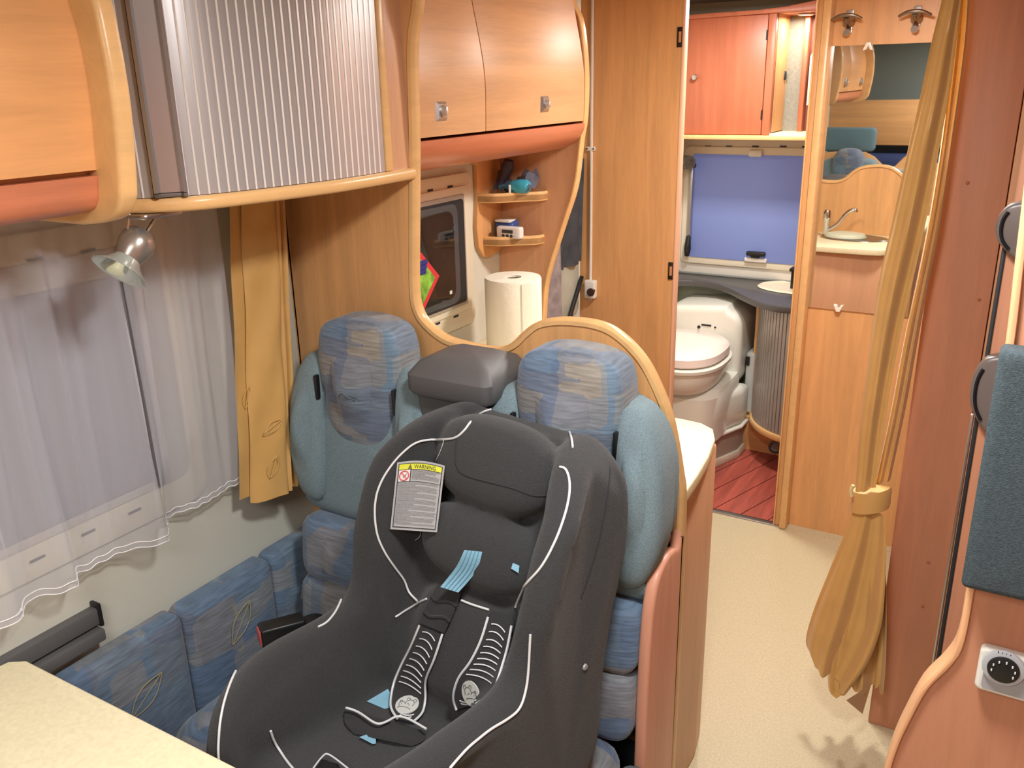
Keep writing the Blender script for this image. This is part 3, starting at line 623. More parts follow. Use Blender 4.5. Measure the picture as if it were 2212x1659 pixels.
# socket and hook by the seat
sk2 = thing('wall_socket', 'white socket with closed flap on partition between gold curtain and seat', 'socket')
obj('frame', box(-1.448, -1.418, PY-.010, PY, .925, .99, .004), WHITE, sk2)
obj('flap', box(-1.446, -1.424, PY-.018, PY-.006, .932, .98, .004), WHITE, sk2)
p = at(650, 925, 'y', PY)
pg = thing('cable_plug', 'small white plug and dark coiled cable beside the left seat', 'plug')
obj('plug_body', box(p.x-.010, p.x+.010, PY-.03, PY, p.z-.035, p.z-.005, .004), WHITE, pg)
obj('cable', tube([(p.x+.004*math.cos(t*.9), PY-.012+.004*math.sin(t*.9), p.z+.03-.002*t) for t in range(16)], .0022, 6), BLKP, pg)
obj('socket_foot', box(p.x-.014, p.x+.008, PY-.02, PY, p.z-.065, p.z-.038, .003), BLKP, pg)

# ================================================================ DINETTE LEFT: overhead cabinet, tambour cupboard, lamp
lc = thing('dinette_overhead_cabinet', 'curved wooden overhead cabinet at the upper left above the window', 'cabinet')
ip = [(-1.16, 1.90), (-1.135, 1.80), (-1.120, 1.732), (-1.112, 1.698), (-1.108, 1.658), (-1.109, 1.605), (-1.118, 1.53), (-1.121, 1.495)]
ip = [(q.x+.004, q.y) for q in spline([Vector((a, b, 0)) for a, b in ip], 4)]
for (y0, y1) in ((-.20, .285), (.288, .772)):
    dp = [(x, z) for x, z in ip if z > 1.517]
    dd = obj('door', prism(dp+[(x-.018, z) for x, z in dp[::-1]], 'y', y0, y1, .002), wood('beech_honey', (218, 160, 106), 'y', rough=.35, contrast=.05), lc)
    yc = y0+.13 if y0 > 0 else y1-.12
    yc = y0+.12
    hp = obj('latch_plate', box(-1.112, -1.100, yc-.024, yc+.024, 1.545, 1.593, .003), SILV, dd); obj('latch_button', lathe([(0, .012), (.008, .008), (.009, 0)], (-1.101, yc, 1.569), 'x', 16), MATS['satin_silver'], dd)
obj('carcass', prism([(x-.02, z) for x, z in ip]+[(XL, 1.47), (XL, 1.90)], 'y', -.20, .772), WDH, lc)
vb = [(-1.116, 1.510), (-1.119, 1.495), (-1.123, 1.478), (-1.135, 1.464), (-1.16, 1.456), (-1.20, 1.452), (-1.30, 1.45), (XL, 1.45), (XL, 1.51)]
vb = [(q.x, q.y) for q in spline([Vector((a, b, 0)) for a, b in vb[:6]], 5)]+vb[6:]
obj('valance', prism(vb, 'y', -.20, .772, .002), WR, lc, label='reddish curved valance board under the doors')
op = [(-1.115, 1.90), (-1.085, 1.80), (-1.064, 1.729), (-1.059, 1.685), (-1.057, 1.64), (-1.059, 1.582), (-1.070, 1.500), (-1.077, 1.475), (-1.095, 1.455), (-1.13, 1.444), (-1.18, 1.438)]
op = [(q.x, q.y) for q in spline([Vector((a, b, 0)) for a, b in op], 5)]
for ya, yb in ((.770, .800), (-.225, -.2)):
    obj('end_panel', prism(op+[(XL, 1.438), (XL, 1.90)], 'y', ya, yb, .008, 3), WE, lc, label='lighter wooden end panel')
# tambour cupboard
tc_ = thing('tambour_cupboard', 'curved corner cupboard with silver ribbed roll door and wooden rail', 'cupboard')
rail = [(-1.25, .801), (-1.207, .858), (-1.170, .885), (-1.120, .94), (-1.092, 1.035), (-1.068, 1.17), (-1.064, 1.265), (-1.067, 1.35), (-1.073, 1.437)]
rail = [(q.x, q.y) for q in spline([Vector((a, b, 0)) for a, b in rail], 5)]
obj('bottom_board', prism(rail+[(XL, 1.437), (XL, .80)], 'z', 1.440, 1.462, .008, 3), WE, tc_)
tam = []
for q, r in zip(rail, rail[1:]): tam.append(q)
inner_c = [(-1.235, .825), (-1.194, .877), (-1.165, .900), (-1.129, .956), (-1.104, 1.042), (-1.082, 1.176), (-1.078, 1.265), (-1.082, 1.350)]
sp = spline([Vector((a, b, 0)) for a, b in inner_c], 12)
ds = [0]
for a, b in zip(sp, sp[1:]): ds.append(ds[-1]+(b-a).length)
def along(s):
    for i in range(len(ds)-1):
        if ds[i+1] >= s: t = (s-ds[i])/(ds[i+1]-ds[i]); return sp[i]+(sp[i+1]-sp[i])*t
    return sp[-1]
nsl = 35; w_ = ds[-1]/nsl
roll = thing('roll_door', None, None); ROOTS.remove(roll); roll.parent = tc_
for i in range(nsl):
    a = along(i*w_); b = along((i+1)*w_); d = (b-a).normalized(); n = Vector((d.y, -d.x, 0))
    if n.x < 0: n = -n
    g = .0006; bul = .0012
    if i in (6, 7, 8): continue
    q = [a+d*g-n*.003, a+d*g+n*.001, a+d*w_*.25+n*bul*.8, a+d*w_*.5+n*bul, a+d*w_*.75+n*bul*.8, b-d*g+n*.001, b-d*g-n*.003]
    obj('slat', prism([(v.x, v.y) for v in q], 'z', 1.463, 1.90), ALU, roll)
    obj('highlight_bead', tube([Vector((a.x+n.x*.001, a.y+n.y*.001, 1.463)), Vector((a.x+n.x*.001, a.y+n.y*.001, 1.90))], .0017, 6), pm('bead_highlight', (236, 232, 230), .25, metal=.2), roll)  # near-white colour paints the highlight lines between the slats
a = along(6*w_); b = along(9*w_); d = (b-a).normalized(); n = Vector((d.y, -d.x, 0)); n = n if n.x > 0 else -n
hq = [a-n*.003, a+n*.010, a+d*.006+n*.014, a+d*.010+n*.006, b-d*.010+n*.006, b-d*.006+n*.016, b+n*.012, b-n*.003]
obj('grip_profile', prism([(v.x, v.y) for v in hq], 'z', 1.470, 1.90), pm('polished_profile', (200, 202, 206), .22, metal=.8), roll, label='wider polished grip profile')
obj('profile_foot', prism([(v.x+n.x*.002, v.y+n.y*.002) for v in hq], 'z', 1.463, 1.469, .001), GREYH, roll)
obj('right_stile', box(-1.100, -1.078, 1.352, 1.372, 1.462, 1.90, .003), WE, tc_)
obj('right_board', box(-1.098, -1.088, 1.372, 1.44, 1.462, 1.90), wood('beech_muted', (208, 158, 120)), tc_)
# spotlight
lp = thing('spot_lamp', 'unlit swivel spotlight with glass reflector hanging under the left cabinet', 'lamp')
LX = -1.20
def LP(u, v, x=LX): return at(u+8, v-10, 'x', x)
b0 = LP(290, 462); 
obj('ceiling_plate', prism(rrect(b0.x-.045, b0.x+.035, b0.y-.02, b0.y+.06, .01), 'z', 1.432, 1.4395, .002), SILV, lp)
A_ = LP(262, 500); B_ = LP(322, 500)
obj('yoke', tube([LP(272, 470), LP(268, 500), LP(275, 515)], .0025, 8, 4), CHR, lp)
obj('yoke', tube([LP(338, 462), LP(312, 505), LP(305, 515)], .0025, 8, 4), CHR, lp)
c0 = LP(300, 515); c1 = LP(262, 578); ax = (c1-c0).normalized()
s1 = ax.orthogonal().normalized(); s2 = ax.cross(s1)
L0 = (c1-c0).length
obj('housing', lathe([(0, -.006), (.018, -.002), (.026, .008), (.028, .022), (.024, .038), (.019, .05)], c0, (s1, s2, ax), 28), pm('lamp_nickel', (168, 160, 152), .3, metal=.7), lp)
obj('reflector', lathe([(.016, .040), (.022, .052), (.031, .062), (.042, .070), (.044, .072), (.040, .071), (.028, .060), (.015, .046)], c0, (s1, s2, ax), 36), pm('glass_reflector', (206, 214, 208), .12, metal=.55), lp)
obj('pivot_screw', lathe([(.004, 0), (.004, .003), (0, .004)], c0+s1*.026+ax*.015, (s2, ax, s1), 12), DKM, lp)

# ---- dinette window on the left wall behind the net curtain
W3 = thing('window_3', None, None, kind='structure')
obj('window_frame', prism(rrect(-.20, 1.13, .80, 1.40, .04), 'x', XL, XL+.010, .004), CREAMW, W3)
obj('frame_step', prism(rrect(-.17, 1.09, .865, 1.35, .03), 'x', XL+.008, XL+.014, .003), pm('frame_grey', (196, 192, 186), .5), W3)
obj('pane', prism(rrect(-.13, 1.02, .885, 1.30, .03), 'x', XL+.013, XL+.017, .002), pm('night_blind', (150, 150, 158), .5), W3)
obj('frame_bar', box(XL+.014, XL+.022, 1.0, 1.02, .87, 1.33, .003), pm('bar_grey', (120, 116, 116), .5), W3)
for (u, v) in ((75, 560), (190, 541), (80, 1207), (190, 1150), (290, 1104)):
    p = at(u, v, 'x', XL+.01); obj('vent_slot', box(XL+.008, XL+.0125, p.y-.014, p.y+.014, p.z-.002, p.z+.002), RUB, W3)
# ---- net curtains (two sheer panels with wavy hems)
NET = sheer('sheer_net', (226, 228, 238), .36)
def zig(n, seed):
    r = random.Random(seed); return [r.uniform(-1, 1) for _ in range(n)]
def net(name, y0, y1, label, base=-1.375, amp=.010, seedn=1, zb=.80, step=0):
    rnd = random.Random(seedn); nj = 170; rows = []
    ph = [rnd.uniform(0, 6) for _ in range(4)]
    def xo(y, f):
        s = (y-y0)/(y1-y0)
        return (amp*f*(math.sin(y*58+ph[0])*.5+math.sin(y*97+ph[1])*.3+math.sin(y*150+ph[2])*.22) + .002*math.sin(y*13+ph[3]))
    KX = [(-.2, -1.35), (.60, -1.345), (.64, -1.340), (.70, -1.405), (.765, -1.367), (.80, -1.408), (.87, -1.404), (.957, -1.362), (1.0, -1.412), (1.06, -1.398), (1.25, -1.418)]
    def bx(y):
        for (a, b), (c, d) in zip(KX, KX[1:]):
            if y <= c: t_ = (y-a)/(c-a); t_ = t_*t_*(3-2*t_); return b+(d-b)*t_
        return KX[-1][1]
    for i in range(26):
        f = i/25; z = 1.43+(zb-1.43)*f
        g_ = f**1.3; rows.append([Vector(((-1.385)*(1-g_)+bx(y0+(y1-y0)*j/nj)*g_+xo(y0+(y1-y0)*j/nj, (.7+.9*math.sin(PI*min(1, f*1.05)))*(.45+.55*(1-f**4))), y0+(y1-y0)*j/nj, z+.0015*math.sin(j*.30+seedn)*(i/25)**6)) for j in range(nj+1)])
    t = thing(name, label, 'curtain', 'sheer white net curtains on the dinette window')
    obj('net_panel', grid(rows), NET, t)
    hem = [Vector((r.x, r.y, r.z)) for r in rows[-1]]; hem2 = [Vector((r.x+.0006, r.y, r.z+.012)) for r in rows[-1]]
    bm = bmesh.new()
    for a, b in ((hem, 0), (hem2, 1)):
        add(bm, tube([v for v in a], .0011, 5))
    obj('hem', bm, pm('hem_white', (236, 236, 240), .7), t, label='shiny white stitched hem')
    return t
net('net_curtain', -.15, .66, 'sheer white net panel at the left edge of the picture, hem lowest', -1.345, .013, 3, .800)
net('net_curtain', .665, .97, 'sheer white net panel in the middle of the dinette window', -1.372, .016, 5, .790)
net('net_curtain', .965, 1.19, 'sheer white net panel beside the gold curtain, hem highest', -1.375, .014, 8, .808)
obj_cr = obj('curtain_rail', box(-1.395, -1.375, -.15, 1.40, 1.428, 1.4375, .003), WHITE); tag(obj_cr, 'white curtain rail under the cupboards above the dinette window', 'rail')
# ---- gold side curtain
def strip(pts_top, pts_bot, zt, zb, n=14, th=.0012, wav=.002, seed=0):
    rnd = random.Random(seed); rows = []
    T = spline([Vector((*p, 0)) for p in pts_top], 5); B = spline([Vector((*p, 0)) for p in pts_bot], 5)
    for i in range(n+1):
        f = i/n; rows.append([Vector((a.x+(b.x-a.x)*f+wav*math.sin(i*1.1+j*.5+seed), a.y+(b.y-a.y)*f, zt+(zb-zt)*f)) for j, (a, b) in enumerate(zip(T, B))])
    return grid(rows, th)
gc = thing('gold_side_curtain', 'folded gold satin curtain hanging between net curtain and left seat', 'curtain')
obj('back_fold', strip([(-1.385, 1.235), (-1.380, 1.275), (-1.372, 1.29), (-1.385, 1.30)], [(-1.395, 1.170), (-1.390, 1.20), (-1.372, 1.225), (-1.385, 1.24)], 1.428, .775, seed=1), GOLD, gc)
obj('front_fold', strip([(-1.378, 1.26), (-1.366, 1.29), (-1.356, 1.315), (-1.354, 1.33), (-1.368, 1.335)], [(-1.385, 1.19), (-1.374, 1.20), (-1.356, 1.235), (-1.346, 1.262), (-1.36, 1.270)], 1.428, .762, seed=2, wav=.003), GOLD, gc)
obj('side_fold', strip([(-1.37, 1.325), (-1.355, 1.34), (-1.372, 1.35), (-1.36, 1.362), (-1.375, 1.37)], [(-1.365, 1.262), (-1.346, 1.275), (-1.365, 1.287), (-1.35, 1.298), (-1.37, 1.31)], 1.428, .765, seed=3, wav=.001), GOLD, gc)
def leafcurve(o, c, du, dv, L_, w, r=.0012):
    pts1 = [c+du*(L_*(t/10-.5))+dv*(w*math.sin(PI*t/10)) for t in range(11)]; pts2 = [c+du*(L_*(t/10-.5))-dv*(w*math.sin(PI*t/10)) for t in range(11)]
    bm = bmesh.new(); add(bm, tube(pts1, r, 5)); add(bm, tube(pts2, r, 5)); add(bm, tube([c-du*L_*.5, c+du*L_*.45], r*.8, 5)); return bm
STI = pm('gold_stitching', (222, 184, 110), .5)
for cc, rotv, wv in (((-1.352, 1.245, .93), .3, .012), ((-1.352, 1.232, .84), 1.2, .014), ((-1.385, 1.212, 1.0), 1.4, .010)):
    du = Vector((.15, math.cos(rotv), math.sin(rotv))).normalized(); dv = Vector((.0, -math.sin(rotv), math.cos(rotv)))
    obj('leaf_stitching', leafcurve(None, Vector(cc)+Vector((.004, 0, 0)), du, dv, .05, wv, .0008), STI, gc)

# ================================================================ BENCH, WALL PADDING, SEATS
wpad = thing('wall_padding', 'blue patterned upholstered padding along the wall beside the bench', 'upholstery')
yy = [(.10, .40), (.40, .72), (.72, .985), (.985, 1.235), (1.235, 1.43)]
for a, b in yy[1:]:
    obj('padded_segment', pillow(rrect(a+.001, b-.001, .28, .60, .018, 4), lambda p, q, h: Vector((XL+h, p, q)), .075, .45, .3), PF, wpad)
LEAF = pm('tan_stitching', (158, 148, 118), .8)
for (yc, zc, rr_) in ((.86, .49, .6), (1.11, .51, .9), (1.33, .50, .7)):
    du = Vector((0, math.cos(rr_), math.sin(rr_))); dv = Vector((0, -math.sin(rr_), math.cos(rr_)))
    obj('leaf_stitching', leafcurve(None, Vector((XL+.077, yc, zc)), du, dv, .10, .022, .0012), LEAF, wpad)
tr = thing('table_rail', 'dark grey slotted table rail on the left wall', 'rail')
obj('upper_profile', box(XL, XL+.022, .30, .835, .655, .690, .004), GREY, tr); obj('lower_profile', box(XL, XL+.034, .30, .830, .625, .650, .004), GREY, tr); obj('end_lip', box(XL, XL+.026, .828, .836, .65, .70, .003), BLKP, tr)
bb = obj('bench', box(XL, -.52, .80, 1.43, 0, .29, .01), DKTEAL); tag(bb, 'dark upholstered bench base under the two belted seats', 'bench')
bf = obj('bench_kick_cover', box(-.53, -.46, 1.10, 1.265, .0, .40, .03, 4), pm('grey_teal_cloth', (96, 108, 112), .9, bump=.5, bscale=500)); tag(bf, 'grey-blue cloth side of the bench base at the aisle', 'upholstery')
def seat(cx, label, segs, hl=.19):
    t = thing('belted_seat', label, 'seat', 'belted seats before the wooden partition')
    half = [(hl*.8, .42), (hl*.84, .70), (hl*.86, .77), (hl*.99, .84), (hl*1.0, .95), (hl*.90, 1.02), (hl*.74, 1.06), (hl*.5, 1.08), (hl*.3, 1.08)]
    out = [(cx+x, z) for x, z in half]+[(cx-x, z) for x, z in half[::-1]]
    out = [(q.x, q.y) for q in spline([Vector((a, b, 0)) for a, b in out], 3, True)]
    up = [(x, max(z, .712)) for x, z in out]
    def mk(x, z, h): return Vector((x, 1.425-h-.10*(.9-z)*0-(0.12*(1.1-z)), z))
    # teal upper backrest
    teal_o = [(cx-hl*.84, .712), (cx+hl*.84, .712)]+[(cx+x, z) for x, z in half[2:]]+[(cx-x, z) for x, z in half[2:][::-1]]
    teal_o = [(q.x, q.y) for q in spline([Vector((a, b, 0)) for a, b in teal_o], 3, True)]
    teal_o = [(x, max(.708, z)) for x, z in teal_o]
    back = obj('backrest', pillow(teal_o, mk, .10, .45, .35), TEAL, t, label='plain teal cloth backrest')
    for s in (-1, 1):
        bo = [(cx+s*(hl-.085), .765), (cx+s*(hl-.030), .752), (cx+s*(hl+.002), .83), (cx+s*(hl+.004), .92), (cx+s*(hl-.006), 1.0), (cx+s*(hl-.032), 1.062), (cx+s*(hl-.062), 1.080), (cx+s*(hl-.092), 1.06), (cx+s*(hl-.094), .95)]
        bo = [(q.x, q.y) for q in spline([Vector((a, b, 0)) for a, b in bo], 4, True)]
        obj('side_bolster', pillow(bo, lambda x, z, h: Vector((x, 1.40-h-.12*(1.1-z), z)), .115, .5, .4), TEAL, t)
    hd = [(0, .885), (.045, .892), (.075, .918), (.090, .96), (.097, 1.01), (.104, 1.05), (.105, 1.10), (.092, 1.145), (.055, 1.163), (0, 1.168)]
    ho = [(cx+x, z) for x, z in hd]+[(cx-x, z) for x, z in hd[1:-1][::-1]]
    ho = [(q.x, q.y) for q in spline([Vector((a, b, 0)) for a, b in ho], 3, True)]
    hr = obj('headrest', pillow(ho, lambda x, z, h: Vector((x, 1.415-h*(.84 if z > 1.02 else .80)-.08*max(0, 1.05-z), z)), .175, .42, .5), PF, t, label='blue patterned headrest hooked over the backrest')
    for s in (-1, 1): obj('headrest_strap', box(cx+s*.104-.004, cx+s*.104+.004, 1.300, 1.312, .985, 1.040, .002), BLKP, hr, label='black elastic strap')
    for z0, z1, dpt in segs:
        so_ = [(q[0], q[1]) for q in rrect(cx-hl*.87, cx+hl*.87, z0, z1, .035, 4)]
        obj('lumbar_pad', pillow(so_, lambda x, z, h: Vector((x, 1.40-h-.12*(1.1-z), z)), dpt, .5, .5), PF, t)
    cu = rrect(cx-hl*.85, cx+hl*.85, .84, 1.27, .06, 5)
    obj('seat_cushion', pillow(cu, lambda x, y, h: Vector((x, y, .29+h)), .185, .4, .3), PF, t)
    return t
seat(-1.165, 'left blue belted seat with fully visible patterned headrest, beside the wall', [(.568, .712, .13), (.43, .572, .135)])
seat(-.680, 'right blue belted seat behind the black child seat', [(.568, .712, .11), (.43, .572, .115)])
# belt housing between the seats
bh = thing('belt_housing', 'dark grey plastic belt housing standing between the two headrests', 'console')
ho = [at(u, v, 'y', 1.30) for u, v in ((912, 790), (935, 770), (1000, 742), (1040, 745), (1105, 782))]
top_r = lambda z, s, dy=0: [Vector((-.910+a*s*.96, 1.345+dy+b*s, z)) for a, b in rrect(-.100, .100, -.075, .085, .02, 4)]
obj('top_cover', loft([top_r(1.052, .93), top_r(1.062, 1.0), top_r(1.092, 1.0), top_r(1.115, .82, .005), top_r(1.128, .45, .01)]), GREY, bh)
lo_r = lambda z, sx, sy, dx=0, dy=0: [Vector((-.925+dx+a*sx, 1.35+dy+b*sy, z)) for a, b in rrect(-.08, .08, -.06, .08, .015, 4)]
obj('body', loft([lo_r(.45, .75, .8, 0, .0), lo_r(.8, .75, .8, -.005, 0), lo_r(1.0, .8, .8, -.01), lo_r(1.055, .95, .95)]), GREY, bh)
for i in range(2): obj('vent_rib', tube([(-.868+.014*i, 1.285, 1.02), (-.885+.012*i, 1.283, .965)], .003, 6), pm('rib_grey', (110, 110, 112), .4), bh)
bh2 = thing('belt_buckle', 'black seat belt buckle with red button between wall padding and child seat', 'buckle')
q0 = Vector((-1.205, 1.02, .588)); q1 = Vector((-1.155, 1.10, .585))
dirv = (q1-q0).normalized(); sd = Vector((dirv.y, -dirv.x, 0)).normalized(); upv = Vector((0, 0, 1))
def orient(bm, o, X, Y, Z):
    for v in bm.verts: c = v.co.copy(); v.co = o+X*c.x+Y*c.y+Z*c.z
    return bm
obj('body', orient(box(-.005, .085, -.020, .020, -.022, .022, .006, 3), q0, dirv, sd, upv), BLKP, bh2)
obj('release_button', orient(box(-.008, -.002, -.014, .014, -.016, .016, .002), q0, dirv, sd, upv), pm('button_red', (196, 84, 84), .4), bh2, label='red release button')
obj('webbing', orient(grid([[Vector((.08+.012*i, -.022+.044*j, .012*math.sin(i*.6)-.003*i)) for j in range(2)] for i in range(10)], .002), q0, dirv, sd, upv), BLKP, bh2)
# ---- table
tbz = .72
to = [(-1.38, .60), (-1.375, .63), (-1.35, .647), (-1.0, .647), (-.60, .647), (-.58, .62), (-.58, -.25), (-1.38, -.25)]
dt = thing('dinette_table', 'cream dinette table top at the lower left corner', 'table')
obj('table_top', prism(to, 'z', tbz-.028, tbz, .005, 3), CREAM, dt)
obj('leg', tube([(-1.0, .25, 0), (-1.0, .25, tbz-.03)], .03, 16), SILV, dt)

# ================================================================ CHILD SEAT
ANG = math.radians(10); O0 = Vector((-.75, 1.10, 0)); RV = Vector((math.cos(ANG), -math.sin(ANG), 0)); FV = Vector((-math.sin(ANG), -math.cos(ANG), 0))
def Lc(l, f, z): return O0+RV*l+FV*f+Vector((0, 0, z))
def slab_profile(poly, l0, l1, warp=None, bev=.02, seg=3):
    bm = prism(poly, 'x', l0, l1, bev, seg)   # pts are (f,z)
    for v in bm.verts:
        l, f, z = v.co
        if warp: l, f, z = warp(l, f, z)
        v.co = Lc(l, f, z)
    return bm
def ell(l, f, z, rl, rf, rz, tilt=0, pw=2.6):
    bm = bmesh.new(); bmesh.ops.create_uvsphere(bm, u_segments=40, v_segments=24, radius=1)
    for v in bm.verts:
        c = v.co; q = [math.copysign(abs(k)**(2/pw), k) for k in c]
        a, b = q[1]*rf, q[2]*rz
        v.co = Lc(l+q[0]*rl, f+a*math.cos(tilt)-b*math.sin(tilt), z+a*math.sin(tilt)+b*math.cos(tilt))
    return bm
TILT = math.atan2(.21, .50)
cover = bmesh.new()
# seat cushion
cush = [(.0, .50), (.0, .575), (.10, .572), (.20, .580), (.32, .600), (.40, .612), (.43, .600), (.445, .55), (.445, .50)]
add(cover, slab_profile(cush, -.165, .165, None, .02))
# back slab
add(cover, slab_profile([(.10, .50), (.075, .60), (.02, .72), (-.045, .87), (-.09, .98), (-.125, 1.05), (-.175, 1.05), (-.17, .90), (-.11, .70), (-.05, .50)], -.165, .165,
    lambda l, f, z: (l*(1 if z < .95 else 1-.10*((z-.95)/.1)**1.5), f-.25*l*l*0, z+.018-(.9*l*l if z > .98 else 0)), .02))
# head and back pads
add(cover, ell(0, -.070, 1.000, .128, .048, .080, TILT))
add(cover, ell(0, -.022, .862, .128, .045, .068, TILT))
add(cover, ell(0, .035, .70, .11, .03, .10, TILT))
# wings and arms
side = [(.10, .475), (.44, .475), (.455, .56), (.45, .64), (.425, .70), (.37, .735), (.28, .745), (.18, .742), (.125, .752), (.100, .79), (.088, .84), (.068, .90), (.035, .970), (-.01, 1.022), (-.065, 1.055), (-.13, 1.064), (-.172, 1.045), (-.190, .95), (-.17, .80), (-.11, .62), (-.06, .475)]
side = [(q.x, q.y) for q in spline([Vector((a, b, 0)) for a, b in side], 3, True)]
for s in (-1, 1):
    def wp_(l, f, z, s=s):
        k = 0
        if z > .76: k += .012*min(1, (z-.76)/.1)
        if z > .98: k -= .035*((z-.98)/.06)**1.2
        if f > .28: k -= .055*((f-.28)/.17)**1.6
        if f < -.05 and z > .6: k -= .03*min(1, (-.05-f)/.15)
        return (l+s*k, f, z)
    add(cover, slab_profile(side, *( (.152, .218) if s > 0 else (-.218, -.152)), wp_, .026, 4))
me = bpy.data.meshes.new('cover_tmp'); cover.to_mesh(me); cover.free()
to_ = bpy.data.objects.new('cover_tmp', me); COL.objects.link(to_)
rm = to_.modifiers.new('r', 'REMESH'); rm.mode = 'VOXEL'; rm.voxel_size = .0065; rm.use_smooth_shade = True
sm_ = to_.modifiers.new('s', 'SMOOTH'); sm_.factor = .5; sm_.iterations = 14
dg = bpy.context.evaluated_depsgraph_get(); dg.update()
cme = bpy.data.meshes.new_from_object(to_.evaluated_get(dg)); bpy.data.objects.remove(to_)
cme.name = 'cover'
bvh = BVHTree.FromPolygons([v.co.copy() for v in cme.vertices], [tuple(p.vertices) for p in cme.polygons])
cs_ = thing('child_car_seat', 'black child car seat with silver piping strapped on the right belted seat', 'car seat')
objm('padded_cover', cme, BLK, cs_, label='black mesh fabric cover')
obj('shell_base', slab_profile([(-.04, .477), (.40, .477), (.42, .51), (.12, .53), (-.13, .84), (-.14, .7)], -.17, .17, None, .02), BLKP, cs_)
def hit(u, v, off=0.0):
    d = ray(u, v).normalized(); h = bvh.ray_cast(EYE, d)
    if h[0] is None: return None
    n = h[1]; 
    if n.dot(d) > 0: n = -n
    return h[0]+n*off
def lay(pts, off=.002, dens=7):
    """lay a seam measured on the picture onto the real cover surface"""
    P = spline([Vector((u, v, 0)) for u, v in pts], dens); out = []
    for q in P:
        h = hit(q.x, q.y, off)
        if h is not None:
            if out and (h-out[-1]).length > .05: h = out[-1]+(h-out[-1])*.15
            out.append(h)
    if len(out) < 3: return []
    for _ in range(2): out = [out[0]]+[(out[i-1]+out[i]*2+out[i+1])/4 for i in range(1, len(out)-1)]+[out[-1]]
    return out
PIPES = [
 [(1085, 884), (1050, 889), (1022, 908), (1005, 930), (985, 946), (955, 950), (925, 949), (895, 957), (865, 982), (842, 1010), (822, 1045), (812, 1080), (810, 1120), (816, 1160), (832, 1195), (852, 1225), (872, 1252), (884, 1278), (903, 1298)],
 [(853, 1332), (880, 1317), (905, 1303), (923, 1294)], [(998, 1297), (1020, 1306), (1057, 1318)], [(1212, 922), (1226, 930), (1234, 945), (1237, 968)],
 [(1210, 1010), (1222, 1015), (1230, 1040), (1228, 1080), (1215, 1130), (1195, 1180), (1170, 1225), (1140, 1260), (1123, 1285), (1115, 1312)],
 [(755, 1237), (748, 1265), (742, 1288), (727, 1320), (707, 1345), (687, 1356)],
 [(545, 1405), (520, 1437), (501, 1472), (485, 1520), (476, 1570), (473, 1625), (476, 1655)],
 [(1147, 1370), (1143, 1430), (1137, 1480), (1123, 1526), (1098, 1551), (1060, 1575), (1010, 1615), (970, 1659)],
 [(583, 1578), (592, 1602), (615, 1640), (635, 1665)]]
for P in PIPES:
    o_ = lay(P)
    if len(o_) > 2: obj('piping', tube(o_, .0020, 8), PIPE, cs_, label='silver grey piping')
# darker sewn inset lines
for P in ([(990, 930), (985, 970), (988, 1010), (1010, 1028), (1060, 1042), (1110, 1055), (1150, 1070), (1180, 1070)], [(1255, 1290), (1290, 1180), (1310, 1080), (1318, 1010)]):
    o_ = lay(P, .0003)
    if len(o_) > 2: obj('seam', tube(o_, .0016, 6), BLKT, cs_)
def slab2(P3, thick):
    bm = bmesh.new(); n, m_ = len(P3), len(P3[0])
    A = [[bm.verts.new(p) for p in r_] for r_ in P3]; B = [[bm.verts.new(p+(p-EYE).normalized()*thick) for p in r_] for r_ in P3]
    for i in range(n-1):
        for j in range(m_-1):
            bm.faces.new((A[i][j], A[i][j+1], A[i+1][j+1], A[i+1][j])); bm.faces.new((B[i][j], B[i+1][j], B[i+1][j+1], B[i][j+1]))
    for i in range(n-1):
        bm.faces.new((A[i][0], A[i+1][0], B[i+1][0], B[i][0])); bm.faces.new((A[i][-1], B[i][-1], B[i+1][-1], A[i+1][-1]))
    for j in range(m_-1):
        bm.faces.new((A[0][j], B[0][j], B[0][j+1], A[0][j+1])); bm.faces.new((A[-1][j], A[-1][j+1], B[-1][j+1], B[-1][j]))
    return bm
# generic patch laid on the cover: rows of picture points -> cloth slab
def patch(Lp, Rp, n, mcount, off, thick, mat, name, parent, smooth_it=6, lbl=None, bulge=0):
    Ls = spline([Vector((*p, 0)) for p in Lp], n); Rs = spline([Vector((*p, 0)) for p in Rp], n)
    rows = []; last = None
    for a, b in zip(Ls, Rs):
        row = []
        for j in range(mcount+1):
            q = a+(b-a)*(j/mcount); h = hit(q.x, q.y, 0); row.append((q, h))
        rows.append(row)
    G = []
    for r in rows:
        G.append([((h-EYE).length if h is not None else None) for q, h in r])
    flat = [x for r in G for x in r if x]; av = sum(flat)/len(flat)
    G = [[(x if x else av) for x in r] for r in G]
    for _ in range(smooth_it):
        H = [r[:] for r in G]
        for i in range(len(G)):
            for j in range(len(G[0])):
                nb = [G[a][b] for a, b in ((i-1, j), (i+1, j), (i, j-1), (i, j+1)) if 0 <= a < len(G) and 0 <= b < len(G[0])]
                H[i][j] = .5*G[i][j]+.5*sum(nb)/len(nb)
        G = H
    P3 = []
    for i, r in enumerate(rows):
        P3.append([EYE+ray(q.x, q.y).normalized()*(G[i][j]-off-bulge*math.sin(PI*j/mcount)) for j, (q, h) in enumerate(r)])
    o = obj(name, slab2(P3, thick), mat, parent, label=lbl)
    def surf(s, t, lift=.001):
        i = min(len(P3)-1.001, max(0, t*(len(P3)-1))); j = min(mcount-.001, max(0, s*mcount)); i0, j0 = int(i), int(j); fi, fj = i-i0, j-j0
        a = P3[i0][j0].lerp(P3[i0][j0+1], fj); b = P3[i0+1][j0].lerp(P3[i0+1][j0+1], fj); c = a.lerp(b, fi)
        return c-(c-EYE).normalized()*lift
    return o, surf
